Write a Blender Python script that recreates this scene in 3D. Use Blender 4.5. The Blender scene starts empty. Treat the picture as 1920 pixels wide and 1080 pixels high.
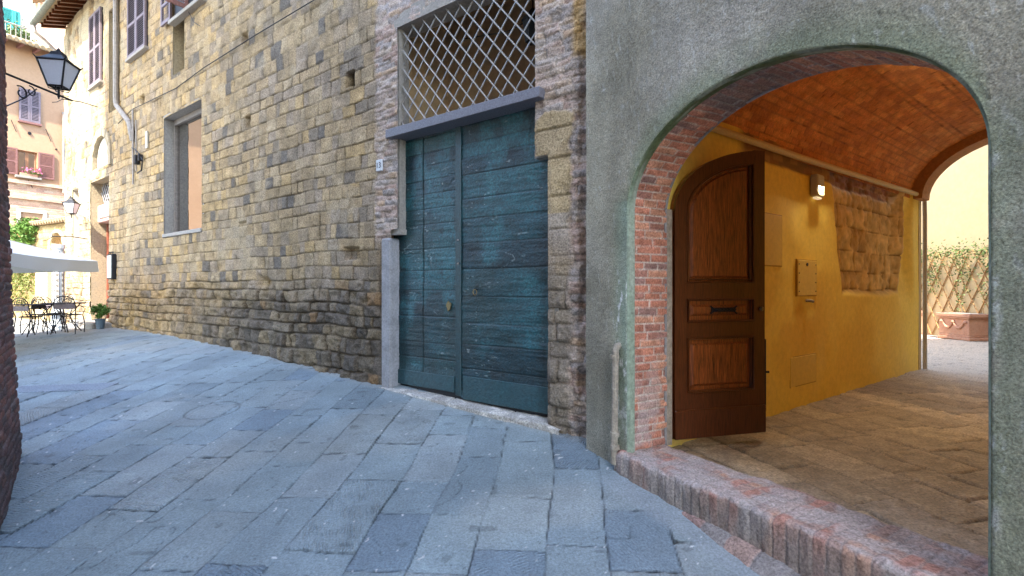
import bpy, math, random
import numpy as np
from mathutils import Vector
PI = math.pi
R_ = math.radians
sc = bpy.context.scene
COL = sc.collection
H = 2.17                      # camera height above the paving; all layout heights below are given from eye level

# ---------------------------------------------------------------- camera
cd = bpy.data.cameras.new('camera'); cam = bpy.data.objects.new('camera', cd); COL.objects.link(cam)
cam.location = (0, 0, H); cam.rotation_euler = (PI/2, 0, 0)
cd.sensor_width = 36; cd.lens = 36*950/1920; cd.clip_end = 500; cd.clip_start = 0.05
sc.camera = cam

# ---------------------------------------------------------------- sky, sun, exposure
SUN_AZ = (-.16, -.987); SUN_EL = 50
world = bpy.data.worlds.new('World'); sc.world = world; world.use_nodes = True
nt = world.node_tree; bg = nt.nodes['Background']
sky = nt.nodes.new('ShaderNodeTexSky'); sky.sky_type = 'NISHITA'; sky.sun_disc = False
sky.sun_elevation = R_(SUN_EL); sky.sun_rotation = math.atan2(SUN_AZ[0], SUN_AZ[1])
nt.links.new(sky.outputs[0], bg.inputs[0]); bg.inputs[1].default_value = 0.15
sd = bpy.data.lights.new('sun', 'SUN'); sd.energy = 2.0; sd.angle = R_(0.5); sd.color = (1, .93, .82)
sun = bpy.data.objects.new('sun', sd); COL.objects.link(sun)
n_ = math.hypot(*SUN_AZ); ce, se = math.cos(R_(SUN_EL)), math.sin(R_(SUN_EL))
sv = Vector((SUN_AZ[0]/n_*ce, SUN_AZ[1]/n_*ce, se))
sun.rotation_euler = sv.to_track_quat('Z', 'Y').to_euler(); sun.location = (0, -5, 30)
sc.view_settings.view_transform = 'Standard'; sc.view_settings.look = 'None'
sc.view_settings.exposure = 3.35; sc.view_settings.gamma = 1

# ---------------------------------------------------------------- noise
def h2(ix, iy, seed):
    with np.errstate(over='ignore'):
        n = (np.asarray(ix).astype(np.int64)*374761393 + np.asarray(iy).astype(np.int64)*668265263 + seed*144269504) & 0xffffffff
        n = ((n ^ (n >> 13))*1274126177) & 0xffffffff
        n = ((n ^ (n >> 15))*2246822519) & 0xffffffff
    return ((n ^ (n >> 16)) & 0xffff)/65535.0
def vn(x, y, seed, oc=1):
    tot = 0; a = 1; s = 0
    for o in range(oc):
        ix = np.floor(x); iy = np.floor(y); fx = x-ix; fy = y-iy
        fx = fx*fx*(3-2*fx); fy = fy*fy*(3-2*fy)
        v = (h2(ix, iy, seed)*(1-fx)+h2(ix+1, iy, seed)*fx)*(1-fy) + (h2(ix, iy+1, seed)*(1-fx)+h2(ix+1, iy+1, seed)*fx)*fy
        tot = tot+v*a; s += a; a *= .5; x = x*2.03+7.1; y = y*2.03+3.7; seed += 11
    return tot/s
def sst(a, b, x):
    t = np.clip((x-a)/(b-a), 0, 1); return t*t*(3-2*t)
def masonry(U, V, seed, ch, bw, wob=.02, running=False, v0=-3, v1=12, u0=-3, u1=30):
    """courses: returns course index, stone index, distance to the nearest joint along u and v, u/v inside the stone (-1..1)"""
    rg = np.random.RandomState(seed)
    vb = [v0]
    while vb[-1] < v1: vb.append(vb[-1]+rg.uniform(*ch))
    vb = np.array(vb)
    Vw = V + wob*(vn(U*.9, V*.9, seed+1, 2)-.5)*2 + wob*.25*(vn(U*5, V*5, seed+2)-.5)
    Uw = U + wob*.5*(vn(U*4, V*4, seed+3)-.5)
    ci = np.clip(np.searchsorted(vb, Vw)-1, 0, len(vb)-2)
    dv = np.minimum(Vw-vb[ci], vb[ci+1]-Vw); fv = (Vw-vb[ci])/(vb[ci+1]-vb[ci])*2-1
    du = np.zeros_like(dv); bi = np.zeros(ci.shape, int); fu = np.zeros_like(dv)
    for c in np.unique(ci):
        m = ci == c
        if running:
            w = (bw[0]+bw[1])/2; ub = np.arange(u0-w, u1+w, w)+(c % 2)*w/2+rg.uniform(-.01, .01)
            ub = ub+rg.uniform(-1, 1, len(ub))*(bw[1]-bw[0])/2
        else:
            rr = np.random.RandomState(seed*97+int(c))
            ub = u0-rr.uniform(0, bw[1])+np.cumsum(rr.uniform(bw[0], bw[1], int((u1-u0)/bw[0])+6))
        k = np.clip(np.searchsorted(ub, Uw[m])-1, 0, len(ub)-2)
        du[m] = np.minimum(Uw[m]-ub[k], ub[k+1]-Uw[m]); bi[m] = k
        fu[m] = (Uw[m]-ub[k])/(ub[k+1]-ub[k])*2-1
    return ci, bi, du, dv, fu, fv
def mixc(a, b, t):
    return np.asarray(a)*(1-t[..., None])+np.asarray(b)*t[..., None]
def pick(r, pal, w):
    """palette colour for random r in 0..1 with weights"""
    cw = np.cumsum(w)/np.sum(w); i = np.clip(np.searchsorted(cw, r), 0, len(pal)-1)
    return np.array(pal)[i]

# ---------------------------------------------------------------- materials
MATS = {}
def mat(name, col=(.5, .5, .5), rough=.8, metal=0, attr=False, fine=.25, fs=60, bump=.3, bs=120, bd=.01, spec=.3,
        big=.0, bigs=1.2, bigc=None, alpha=1, emis=None, trans=0, grain=None, coords='Object', strokes=False):
    m = bpy.data.materials.new(name); m.use_nodes = True; t = m.node_tree; N = t.nodes; L = t.links
    b = N['Principled BSDF']; b.inputs['Roughness'].default_value = rough; b.inputs['Metallic'].default_value = metal
    b.inputs['Specular IOR Level'].default_value = spec
    tc = N.new('ShaderNodeTexCoord'); geo = N.new('ShaderNodeNewGeometry')
    P = geo.outputs['Position']
    if attr:
        a = N.new('ShaderNodeAttribute'); a.attribute_name = 'Col'; c = a.outputs['Color']
    else:
        a = N.new('ShaderNodeRGB'); a.outputs[0].default_value = (*col, 1); c = a.outputs[0]
    def noise(scale, det=3, rgh=.6, vec=None):
        n = N.new('ShaderNodeTexNoise'); n.inputs['Scale'].default_value = scale
        n.inputs['Detail'].default_value = det; n.inputs['Roughness'].default_value = rgh
        L.new(vec or P, n.inputs['Vector']); return n.outputs['Fac']
    def mapr(x, a0, a1, b0, b1):
        n = N.new('ShaderNodeMapRange'); L.new(x, n.inputs[0])
        for i, v in enumerate((a0, a1, b0, b1)): n.inputs[i+1].default_value = v
        return n.outputs[0]
    def mul(c, f):
        n = N.new('ShaderNodeVectorMath'); n.operation = 'SCALE'; L.new(c, n.inputs[0]); L.new(f, n.inputs['Scale']); return n.outputs[0]
    vec = None
    if grain:
        mp = N.new('ShaderNodeMapping'); mp.inputs['Scale'].default_value = grain; L.new(tc.outputs['Object'] if coords == 'Object' else P, mp.inputs[0]); vec = mp.outputs[0]
    if fine: c = mul(c, mapr(noise(fs, 4, .7, vec), .28, .72, 1-fine, 1+fine))
    if big:
        f = mapr(noise(bigs, 5, .65), .35, .68, 0, 1)
        if bigc:
            mx = N.new('ShaderNodeMix'); mx.data_type = 'RGBA'; L.new(c, mx.inputs[6]); mx.inputs[7].default_value = (*bigc, 1)
            fm = N.new('ShaderNodeMath'); fm.operation = 'MULTIPLY'; L.new(f, fm.inputs[0]); fm.inputs[1].default_value = big
            L.new(fm.outputs[0], mx.inputs[0]); c = mx.outputs[2]
        else:
            c = mul(c, mapr(f, 0, 1, 1-big, 1+big))
    L.new(c, b.inputs['Base Color'])
    if bump:
        bn = N.new('ShaderNodeBump'); bn.inputs['Strength'].default_value = bump; bn.inputs['Distance'].default_value = bd
        hgt = noise(bs, 4, .65, vec)
        if strokes:   # tool marks: direction and strength come from each stone
            sa = N.new('ShaderNodeAttribute'); sa.attribute_name = 'Tool'
            sp = N.new('ShaderNodeSeparateXYZ'); L.new(sa.outputs['Vector'], sp.inputs[0])
            dt = N.new('ShaderNodeVectorMath'); dt.operation = 'DOT_PRODUCT'; L.new(P, dt.inputs[0])
            cb = N.new('ShaderNodeCombineXYZ'); L.new(sp.outputs[0], cb.inputs[0]); L.new(sp.outputs[1], cb.inputs[1]); L.new(cb.outputs[0], dt.inputs[1])
            m1 = N.new('ShaderNodeMath'); m1.operation = 'MULTIPLY_ADD'; L.new(dt.outputs['Value'], m1.inputs[0]); m1.inputs[1].default_value = 260
            L.new(mapr(noise(9, 2), 0, 1, 0, 14), m1.inputs[2])
            m2 = N.new('ShaderNodeMath'); m2.operation = 'SINE'; L.new(m1.outputs[0], m2.inputs[0])
            m3 = N.new('ShaderNodeMath'); m3.operation = 'MULTIPLY'; L.new(m2.outputs[0], m3.inputs[0]); L.new(sp.outputs[2], m3.inputs[1])
            m5 = N.new('ShaderNodeMath'); m5.operation = 'MULTIPLY'; L.new(m3.outputs[0], m5.inputs[0]); L.new(mapr(noise(6, 3), .4, .65, 0, 1), m5.inputs[1])
            m4 = N.new('ShaderNodeMath'); m4.operation = 'ADD'; L.new(m5.outputs[0], m4.inputs[0]); L.new(hgt, m4.inputs[1]); hgt = m4.outputs[0]
        L.new(hgt, bn.inputs['Height']); L.new(bn.outputs[0], b.inputs['Normal'])
    if emis: b.inputs['Emission Color'].default_value = (*emis[:3], 1); b.inputs['Emission Strength'].default_value = emis[3]
    if trans: b.inputs['Transmission Weight'].default_value = trans
    MATS[name] = m; return m
M_stone = mat('old_stone', attr=True, fine=.62, fs=52, bump=.8, bs=60, bd=.016, rough=.9, spec=.2)
M_brick = mat('old_brick', attr=True, fine=.55, fs=60, bump=.5, bs=90, bd=.01, rough=.9, spec=.2)
M_vault = mat('vault_brick', attr=True, fine=.3, fs=45, bump=.35, bs=80, bd=.008, rough=.85, spec=.2)
M_pave = mat('paving_stone', attr=True, fine=.38, fs=60, bump=.75, bs=75, bd=.009, rough=.6, spec=.45, strokes=True, big=.14, bigs=1.3)
M_floor = mat('passage_stone', attr=True, fine=.6, fs=50, bump=.7, bs=70, bd=.012, rough=.55, spec=.5)
M_stucco = mat('rough_stucco', attr=True, fine=.55, fs=85, bump=.75, bs=90, bd=.014, rough=.92, spec=.15, big=.25, bigs=1.1)
M_teal = mat('teal_paint', attr=True, fine=.7, fs=34, bump=.9, bs=42, bd=.012, rough=.42, spec=.5)
M_yel = mat('ochre_plaster', attr=True, fine=.1, fs=14, bump=.18, bs=30, bd=.01, rough=.8, spec=.2)
M_wood = mat('dark_wood', (.20, .052, .012), fine=.95, fs=11, bump=.35, bs=14, bd=.004, rough=.3, spec=.5, grain=(9, 9, .6))
M_wood2 = mat('dark_wood_frame', (.082, .022, .007), fine=.6, fs=9, bump=.2, bs=14, bd=.004, rough=.28, spec=.5, grain=(9, 9, .8))
M_iron = mat('black_iron', (.02, .02, .022), fine=.3, bump=.2, rough=.5, metal=.3)
M_steel = mat('painted_steel', (.135, .135, .16), fine=.4, fs=60, bump=.4, bs=90, bd=.006, rough=.55, spec=.4)
M_grate = mat('galvanised_bar', (.27, .255, .24), fine=.3, fs=40, bump=.1, rough=.5, metal=.4)
M_conc = mat('cement_render', (.25, .25, .26), fine=.25, fs=40, bump=.4, bs=60, rough=.9, big=.25, bigs=3)
M_green = mat('green_band', attr=True, fine=.4, fs=30, bump=.3, bs=50, rough=.85)
M_pipe = mat('old_pipe', (.34, .30, .24), fine=.4, fs=30, bump=.3, rough=.6, big=.4, bigs=9, bigc=(.10, .08, .06))
M_ypipe = mat('cream_pipe', (.62, .48, .22), fine=.15, bump=.1, rough=.5)
M_peach = mat('peach_plaster', (.40, .25, .15), fine=.1, fs=12, bump=.25, bs=40, rough=.9, big=.5, bigs=.9, bigc=(.34, .20, .115))
M_cream = mat('cream_plaster', (.56, .44, .25), fine=.08, fs=8, bump=.2, bs=40, rough=.9, big=.35, bigs=.7, bigc=(.5, .38, .2))
M_white = mat('white_plaster', (.5, .46, .38), fine=.1, fs=12, bump=.25, bs=40, rough=.9, big=.4, bigs=1.2, bigc=(.44, .37, .25))
M_shut = mat('grey_shutter', (.17, .135, .15), fine=.3, fs=25, bump=.1, rough=.6)
M_shutb = mat('brown_shutter', (.21, .10, .085), fine=.3, fs=25, bump=.1, rough=.6)
M_shutt = mat('teal_shutter', (.05, .30, .27), fine=.2, fs=25, bump=.1, rough=.6)
M_tile = mat('roof_tile', (.32, .22, .13), fine=.4, fs=14, bump=.5, bs=30, rough=.9, big=.5, bigs=6, bigc=(.22, .2, .12))
M_gut = mat('gutter_metal', (.15, .17, .14), fine=.3, fs=12, bump=.1, rough=.5, metal=.2)
M_rust = mat('grey_drainpipe', (.24, .21, .18), fine=.3, fs=14, bump=.1, rough=.6)
M_glass = mat('window_glass', (.50, .49, .48), fine=0, bump=.03, bs=1.3, bd=.05, rough=.03, metal=1, spec=.8)
M_dark = mat('dark_glass', (.03, .035, .04), fine=0, bump=0, rough=.08, spec=.8)
M_frost = mat('frosted_lamp_glass', (.62, .62, .66), fine=.05, bump=0, rough=.25, spec=.5)
M_canvas = mat('canvas', (.62, .62, .6), fine=.08, fs=90, bump=.15, bs=9, bd=.02, rough=.9)
M_terra = mat('terracotta', (.42, .21, .13), fine=.2, fs=22, bump=.3, rough=.85, big=.4, bigs=8, bigc=(.5, .34, .24))
M_cane = mat('trellis_cane', (.33, .19, .08), fine=.3, fs=30, bump=.2, rough=.8)
M_leaf = mat('leaf_green', (.10, .14, .045), fine=.5, fs=9, bump=0, rough=.6)
M_leafy = mat('leaf_bright', (.08, .16, .025), fine=.4, fs=9, bump=0, rough=.6)
M_plate = mat('marble_plate', (.5, .53, .56), fine=.15, fs=50, bump=.1, rough=.5)
M_inkshade = mat('ink_and_shade_black', (.02, .02, .025), fine=0, bump=0, rough=.6)  # engraved numerals, and black sheets standing for shade behind shutters
M_pinkst = mat('pink_stone', (.45, .3, .25), fine=.3, fs=40, bump=.5, bs=50, rough=.9)
M_greyp = mat('grey_plastic', (.5, .46, .33), fine=.1, bump=0, rough=.5)
M_back = mat('room_plaster', (.68, .50, .30), fine=.3, fs=12, bump=.3, bs=30, rough=.9, big=.5, bigs=1.5, bigc=(.34, .26, .18))
M_brass = mat('worn_brass', (.16, .13, .07), fine=.3, bump=.1, rough=.4, metal=.7)
M_red = mat('red_door', (.22, .07, .04), fine=.3, fs=18, bump=.15, rough=.5)
M_sill = mat('sill_stone', (.27, .245, .21), fine=.3, fs=40, bump=.5, bs=60, rough=.9)
M_dirt = mat('bare_ground', (.2, .19, .17), fine=.3, fs=8, bump=.4, bs=20, rough=.95)
M_petal = mat('pink_petals', (.6, .15, .3), fine=.3, bump=0, rough=.6)
M_pot = mat('blue_grey_pot', (.10, .14, .17), fine=.2, bump=.1, rough=.5)
M_paper = mat('menu_paper', (.68, .68, .56), fine=.06, bump=0, rough=.7)

# ---------------------------------------------------------------- object helpers
def tagp(o, label=None, cat=None, group=None, kind=None):
    if label: o['label'] = label
    if cat: o['category'] = cat
    if group: o['group'] = group
    if kind: o['kind'] = kind
    return o
def thing(name, label, cat, loc=(0, 0, 0), rz=0, group=None):
    o = bpy.data.objects.new(name, None); COL.objects.link(o); o.empty_display_size = .3
    o.location = (loc[0], loc[1], loc[2]+H); o.rotation_euler = (0, 0, rz)
    return tagp(o, label, cat, group)
def wloc(p):
    v = Vector((0, 0, 0))
    while p is not None: v = v+p.location; p = p.parent
    return v
def mesh(name, V, F, m, parent=None, local=False, smooth=False, col=None, tool=None):
    """V in layout coordinates (heights from eye level) unless local; F list of index tuples or (n,4) array"""
    V = np.array(V, dtype=np.float64).reshape(-1, 3)
    me = bpy.data.meshes.new(name)
    if not local:
        V = V+np.array([0, 0, H])
        if parent is not None: o0 = np.array(wloc(parent)); loc = (0, 0, 0)
        else: o0 = np.array([(V[:, 0].min()+V[:, 0].max())/2, (V[:, 1].min()+V[:, 1].max())/2, V[:, 2].min()]); loc = tuple(o0)
        V = V-o0
    else: loc = (0, 0, 0)
    if isinstance(F, np.ndarray):
        n = len(F); me.vertices.add(len(V)); me.vertices.foreach_set('co', V.astype(np.float32).ravel())
        me.loops.add(n*4); me.loops.foreach_set('vertex_index', F.astype(np.int32).ravel())
        me.polygons.add(n); me.polygons.foreach_set('loop_start', np.arange(0, n*4, 4, dtype=np.int32))
        me.update(calc_edges=True)
    else:
        me.from_pydata([tuple(v) for v in V], [], [tuple(f) for f in F]); me.update()
    if smooth: me.polygons.foreach_set('use_smooth', [True]*len(me.polygons))
    if col is not None:
        a = me.color_attributes.new('Col', 'FLOAT_COLOR', 'POINT')
        c = np.ones((len(V), 4), np.float32); c[:, :3] = np.clip(np.asarray(col).reshape(-1, 3), 0, 1); a.data.foreach_set('color', c.ravel())
    if tool is not None:
        a = me.attributes.new('Tool', 'FLOAT_VECTOR', 'POINT'); a.data.foreach_set('vector', np.asarray(tool, np.float32).ravel())
    me.materials.append(m)
    o = bpy.data.objects.new(name, me); COL.objects.link(o); o.location = loc
    if parent is not None: o.parent = parent
    return o
def relief(name, U, V, pos, nor, hgt, col, m, parent=None, keep=None, smooth=True, tool=None):
    """grid patch: U,V are 1-D; pos(U2,V2)->xyz; nor(U2,V2)->xyz"""
    U2, V2 = np.meshgrid(U, V)
    p = pos(U2, V2)+nor(U2, V2)*hgt[..., None]
    nu, nv = len(U), len(V); idx = np.arange(nu*nv).reshape(nv, nu)
    F = np.stack([idx[:-1, :-1], idx[:-1, 1:], idx[1:, 1:], idx[1:, :-1]], -1)
    if keep is not None: F = F[keep]
    return mesh(name, p.reshape(-1, 3), F.reshape(-1, 4), m, parent, smooth=smooth, col=col, tool=tool)
class MB:
    def __init__(s): s.v = []; s.f = []
    def add(s, V, F):
        b = len(s.v); s.v += [tuple(map(float, x)) for x in V]; s.f += [tuple(i+b for i in f) for f in F]
    def box(s, fr, a, b, bev=0):
        """fr maps (u,v,w) to xyz; a,b opposite corners; small bevel on the w-depth front"""
        (x0, y0, z0), (x1, y1, z1) = a, b
        if not bev:
            P = [fr(x, y, z) for z in (z0, z1) for x, y in ((x0, y0), (x1, y0), (x1, y1), (x0, y1))]
            s.add(P, [(3, 2, 1, 0), (4, 5, 6, 7), (0, 1, 5, 4), (1, 2, 6, 5), (2, 3, 7, 6), (3, 0, 4, 7)])
        else:
            def ring(x0, x1, y0, y1, z, c): return [fr(x, y, z) for x, y in ((x0+c, y0), (x1-c, y0), (x1, y0+c), (x1, y1-c), (x1-c, y1), (x0+c, y1), (x0, y1-c), (x0, y0+c))]
            P = ring(x0+bev, x1-bev, y0+bev, y1-bev, z0, bev)+ring(x0, x1, y0, y1, z0+bev, bev)+ring(x0, x1, y0, y1, z1-bev, bev)+ring(x0+bev, x1-bev, y0+bev, y1-bev, z1, bev)
            F = [tuple(range(7, -1, -1)), tuple(range(24, 32))]
            for r in range(3):
                for i in range(8): F.append((r*8+i, r*8+(i+1) % 8, (r+1)*8+(i+1) % 8, (r+1)*8+i))
            s.add(P, F)
        return s
    def tube(s, pts, r, n=6, cap=True, closed=False):
        pts = [Vector(p) for p in pts]; k = len(pts); rings = []
        rr = r if isinstance(r, (list, tuple)) else [r]*k
        up = None
        for i, p in enumerate(pts):
            if closed: d = pts[(i+1) % k]-pts[i-1]
            else: d = pts[min(i+1, k-1)]-pts[max(i-1, 0)]
            if d.length < 1e-9: d = Vector((0, 0, 1))
            d.normalize()
            if up is None: up = d.orthogonal().normalized()
            a = (up-d*up.dot(d)); a = a.normalized() if a.length > 1e-6 else d.orthogonal().normalized(); up = a; b = d.cross(a)
            rings.append([p+a*math.cos(2*PI*j/n)*rr[i]+b*math.sin(2*PI*j/n)*rr[i] for j in range(n)])
        V = [v for q in rings for v in q]; F = []
        for i in range(k if closed else k-1):
            i2 = (i+1) % k
            for j in range(n): F.append((i*n+j, i*n+(j+1) % n, i2*n+(j+1) % n, i2*n+j))
        if cap and not closed: F += [tuple(range(n-1, -1, -1)), tuple((k-1)*n+j for j in range(n))]
        s.add(V, F); return s
    def lathe(s, c, prof, n=16, sx=1, sy=1):
        V = [(c[0]+r*math.cos(2*PI*j/n)*sx, c[1]+r*math.sin(2*PI*j/n)*sy, c[2]+z) for r, z in prof for j in range(n)]
        F = [(i*n+j, i*n+(j+1) % n, (i+1)*n+(j+1) % n, (i+1)*n+j) for i in range(len(prof)-1) for j in range(n)]
        F += [tuple(range(n-1, -1, -1)), tuple((len(prof)-1)*n+j for j in range(n))]
        s.add(V, F); return s
    def prism(s, poly, fr, w0, w1):
        k = len(poly); s.add([fr(u, v, w0) for u, v in poly]+[fr(u, v, w1) for u, v in poly],
              [tuple(range(k-1, -1, -1)), tuple(range(k, 2*k))]+[(i, (i+1) % k, k+(i+1) % k, k+i) for i in range(k)]); return s
    def build(s, name, m, parent=None, **k): return mesh(name, s.v, s.f, m, parent, **k)
def copy_tree(o, parent=None):
    c = o.copy(); COL.objects.link(c)
    if parent is not None: c.parent = parent
    for ch in list(o.children): copy_tree(ch, c)
    return c
def leaves(pts, size, rg, aspect=.5):
    """one small bent quad per point"""
    n = len(pts); a = rg.normal(size=(n, 3)); a /= np.linalg.norm(a, axis=1)[:, None]
    b = np.cross(a, rg.normal(size=(n, 3))); b /= np.linalg.norm(b, axis=1)[:, None]
    s = size*rg.uniform(.6, 1.3, (n, 1))
    P = np.stack([pts-a*s, pts+b*s*aspect, pts+a*s, pts-b*s*aspect], 1)
    return P.reshape(-1, 3), np.arange(n*4).reshape(n, 4)

# ---------------------------------------------------------------- frames of the real walls
C0 = np.array([.70, 4.95]); SD = np.array([-.8, .6]); SN = np.array([-.6, -.8])     # stone wall: start, along, outward
L0 = np.array([1.04, 4.30]); PD = np.array([.499, -.8666]); PN = np.array([.8666, .499])  # arch wall: along, inward
Y0 = np.array([1.43, 4.684]); YD = np.array([.7955, .606]); YW = np.array([.606, -.7955]) # passage: along, across
F0 = np.array([-19.4, 22.0]); FD = np.array([-.494, -.869]); FN = np.array([.869, -.494])  # piazza house: along, outward
def mk(o, a, b):
    def fr(u, v, w): return (o[0]+a[0]*u+b[0]*w, o[1]+a[1]*u+b[1]*w, v)   # (along, height, out)
    return fr
S = mk(C0, SD, SN); P = mk(L0, PD, PN); Y = mk(Y0, YD, YW); FH = mk(F0, FD, FN)
def st(px, py, d=0):
    """where the sight line of a photo pixel meets the real stone wall (offset d outward): t, z"""
    r = (px-960)/950; ox = C0[0]+SN[0]*d; oy = C0[1]+SN[1]*d
    t = (ox-r*oy)/(r*SD[1]-SD[0]); return t, (540-py)/950*(oy+SD[1]*t)
def ft(px, py, d=0):
    r = (px-960)/950; ox = F0[0]+FN[0]*d; oy = F0[1]+FN[1]*d
    t = (ox-r*oy)/(r*FD[1]-FD[0]); return t, (540-py)/950*(oy+FD[1]*t)
def gz(x, y):
    f = np.interp(y, [-12, 0, 3, 7, 7.8, 8.5, 9.3, 10, 11, 12, 13.7, 16, 20, 60], [-3.6, -2.173, -1.764, -1.218, -1.115, -1.03, -.935, -.86, -.775, -.715, -.66, -.62, -.6, -.5])
    return f+.0358*np.clip(x, -14, 20)
ZF = -1.47   # passage floor
# ================================================================ GROUND
rg = np.random.RandomState(5)
def flags(X, Yc, seed, ch, bw, ang, wob):
    ca, sa = math.cos(ang), math.sin(ang)
    U = X*sa+Yc*ca; V = X*ca-Yc*sa       # U along the long joints
    ci, bi, du, dv, fu, fv = masonry(U, V, seed, ch, bw, wob, v0=-40, v1=40, u0=-10, u1=45)
    return U, V, ci, bi, du, dv
rr = np.linspace(-2.1, .98, 900); dd = np.exp(np.linspace(math.log(1.9), math.log(26), 620))
RR, DD = np.meshgrid(rr, dd); X = RR*DD; Yc = DD
U, V, ci, bi, du, dv = flags(X, Yc, 21, (.36, .50), (.46, 1.05), .1, .05)
r1 = h2(ci, bi, 1); r2 = h2(ci, bi, 2); r3 = h2(ci, bi, 3); r4 = h2(ci, bi, 4); r5 = h2(ci, bi, 5)
nP = (X-L0[0])*PN[0]+(Yc-L0[1])*PN[1]; sP = (X-L0[0])*PD[0]+(Yc-L0[1])*PD[1]
dS = (X-C0[0])*SN[0]+(Yc-C0[1])*SN[1]; tS = (X-C0[0])*SD[0]+(Yc-C0[1])*SD[1]
apron = sst(-.42, -.30, nP)*sst(-.3, .2, sP)                                 # smooth cement beside the step
edge = np.minimum(du, dv)+.006*(vn(X*14, Yc*14, 8)-.5)
jd = sst(.0, .009, edge)
jd = np.maximum(jd, sst(.56, .7, vn(X*3.1, Yc*3.1, 77, 2))*.8)              # joints filled in places
jd = np.maximum(jd, apron)
crack = np.abs(vn(X*1.4, Yc*1.4, 91, 3)-.5)*(1+3*(r5 > .12)); ck = sst(.0, .006, crack)
hg = (jd-1)*.011+(ck-1)*.008+(r1-.5)*.010*(1-apron)+.007*(vn(X*2.3, Yc*2.3, 9, 4)-.5)+.004*(vn(X*13, Yc*13, 12, 2)-.5)
hg += ((r3-.5)*.02*(U % 1-.5)+(r4-.5)*.014)*(1-apron)*.6
zz = gz(X, Yc)+hg
base = pick(r2, [(.235, .275, .30), (.22, .262, .29), (.245, .285, .305), (.195, .24, .285), (.265, .29, .305), (.24, .27, .285)], [4, 3, 3, 2, 2, 1])
base = base*(.93+.14*r5)[..., None]*(0.80+.44*vn(X*1.6, Yc*1.6, 31, 5))[..., None]
base = mixc(base, (.32, .31, .29), sst(.6, .78, vn(X*.8+9, Yc*.8, 41, 4))*.4)
base = mixc(base, (.31, .33, .36), apron*.7)
base = mixc(base, (.30, .29, .27), sst(.16, .02, np.abs(dS))*.6)
base = base*(.9+.2*vn(X*5, Yc*5, 33, 4))[..., None]
rg_ = sst(.018, .004, np.abs(np.hypot(X+3.6, Yc-6.1)-.29)); hg -= rg_*.006; zz -= rg_*.006; base = base*(1-.5*rg_)[..., None]
base = base*np.array([.93, .99, .98])*.86*(.24+.76*jd*(.35+.65*ck))[..., None]
spk = (vn(X*33, Yc*33, 61) > .965)[..., None]; base = np.where(spk & (DD[..., None] < 7), (.5, .5, .5), base)
sp2 = ((vn(X*7, Yc*7, 63) > .93))[..., None]; base = np.where(sp2, base*.72, base)
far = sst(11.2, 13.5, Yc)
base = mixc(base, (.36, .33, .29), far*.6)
th = r3*3.14; amp = sst(.5, .95, r4)*1.0
tool = np.stack([np.cos(th), np.sin(th), amp*(1-apron)*(Yc < 9)], -1)
pos = np.stack([X, Yc, zz], -1); n0, n1 = X.shape; idx = np.arange(X.size).reshape(n0, n1)
F = np.stack([idx[:-1, :-1], idx[:-1, 1:], idx[1:, 1:], idx[1:, :-1]], -1)
inside = ((nP > .06) & ((sP > -.75) | (X > .2))) | ((dS < -.22) & (tS < 18.9) & (tS > -1))
kp = ~inside[:-1, :-1]
street = mesh('street_paving', pos.reshape(-1, 3), F[kp].reshape(-1, 4), M_pave, smooth=True, col=base, tool=tool.reshape(-1, 3))
tagp(street, 'bluish grey flagstone street sloping down towards the arch', 'paving', kind='structure')
# the wide ground sheet below everything
gx = np.concatenate([np.linspace(-90, -22, 8), np.linspace(-18, 30, 40), np.linspace(40, 90, 6)])
gy = np.concatenate([np.linspace(-60, -14, 7), np.linspace(-11, 34, 46), np.linspace(40, 150, 8)])
GX, GY = np.meshgrid(gx, gy)
o = relief('ground', gx, gy, lambda u, v: np.stack([u, v, np.where((u > 1.0) & (v > 1) & (v < 30), ZF-.25, gz(u, v)-.12)], -1), lambda u, v: np.zeros(u.shape+(3,)), np.zeros(GX.shape), None, M_dirt)
tagp(o, 'bare ground under the old town streets', 'ground', kind='structure')
# drain grid strip in the paving, near the left wall
mb = MB()
for i in range(26):
    x0 = -7.1+i*.055
    q = [(x0, 7.02), (x0+.024, 7.02), (x0+.024, 7.34), (x0, 7.34)]
    mb.add([(x, y, gz(x, y)+.006) for x, y in q]+[(x, y, gz(x, y)+.014) for x, y in q], [(4, 5, 6, 7), (0, 1, 5, 4), (1, 2, 6, 5), (2, 3, 7, 6), (3, 0, 4, 7)])
tagp(mb.build('drain_grate', mat('pale_grid', (.34, .37, .42), fine=.2, bump=.2)), 'flat ribbed drain cover set in the street beside the brick corner', 'drain cover')

# ================================================================ STONE BUILDING
sb = thing('stone_building', 'tall rough sandstone house with the teal double door and iron grille', 'building', S(9, -1.3, 0))
t_in = np.arange(0); tt = [-.12]
while tt[-1] < 18.7:
    D = 4.95+.6*max(tt[-1], 0); tt.append(tt[-1]+min(max(.85*D*D/2220, .010), .036))
tt = np.array(tt); tt[-1] = 18.7
zz = np.concatenate([np.arange(-1.75, 3.4, .0135), np.arange(3.4, 8.32, .024)])
def snap(A, vals):
    for v in vals: A[np.argmin(np.abs(A-v))] = v
def opn(px0, px1, pyt, pyb, d=0):
    """opening on the stone wall from photo measures, heights taken at its right edge"""
    t1, _ = st(px0, 540, d); t0, _ = st(px1, 540, d)
    _, z1 = st(px1, pyt, d); _, z0 = st(px1, pyb, d); return t0, t1, z0, z1
OP = {}
OP['shop'] = opn(307, 378, 185, 432)
OP['niche'] = opn(324, 346, -60, 128)
OP['tall'] = opn(204, 220, 5, 203)
OP['lun'] = opn(176, 205, 245, 306)
OP['door'] = opn(170, 204, 329, 602)
OP['side'] = opn(137, 149, 352, 470)
DO = [(.41, 2.87, -3, .77), (.41, 2.74, -3, 1.37), (.575, 2.74, -3, 3.39)]
snap(tt, [.41, .575, 2.74, 2.87]+[v for o in OP.values() for v in o[:2]])
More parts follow.
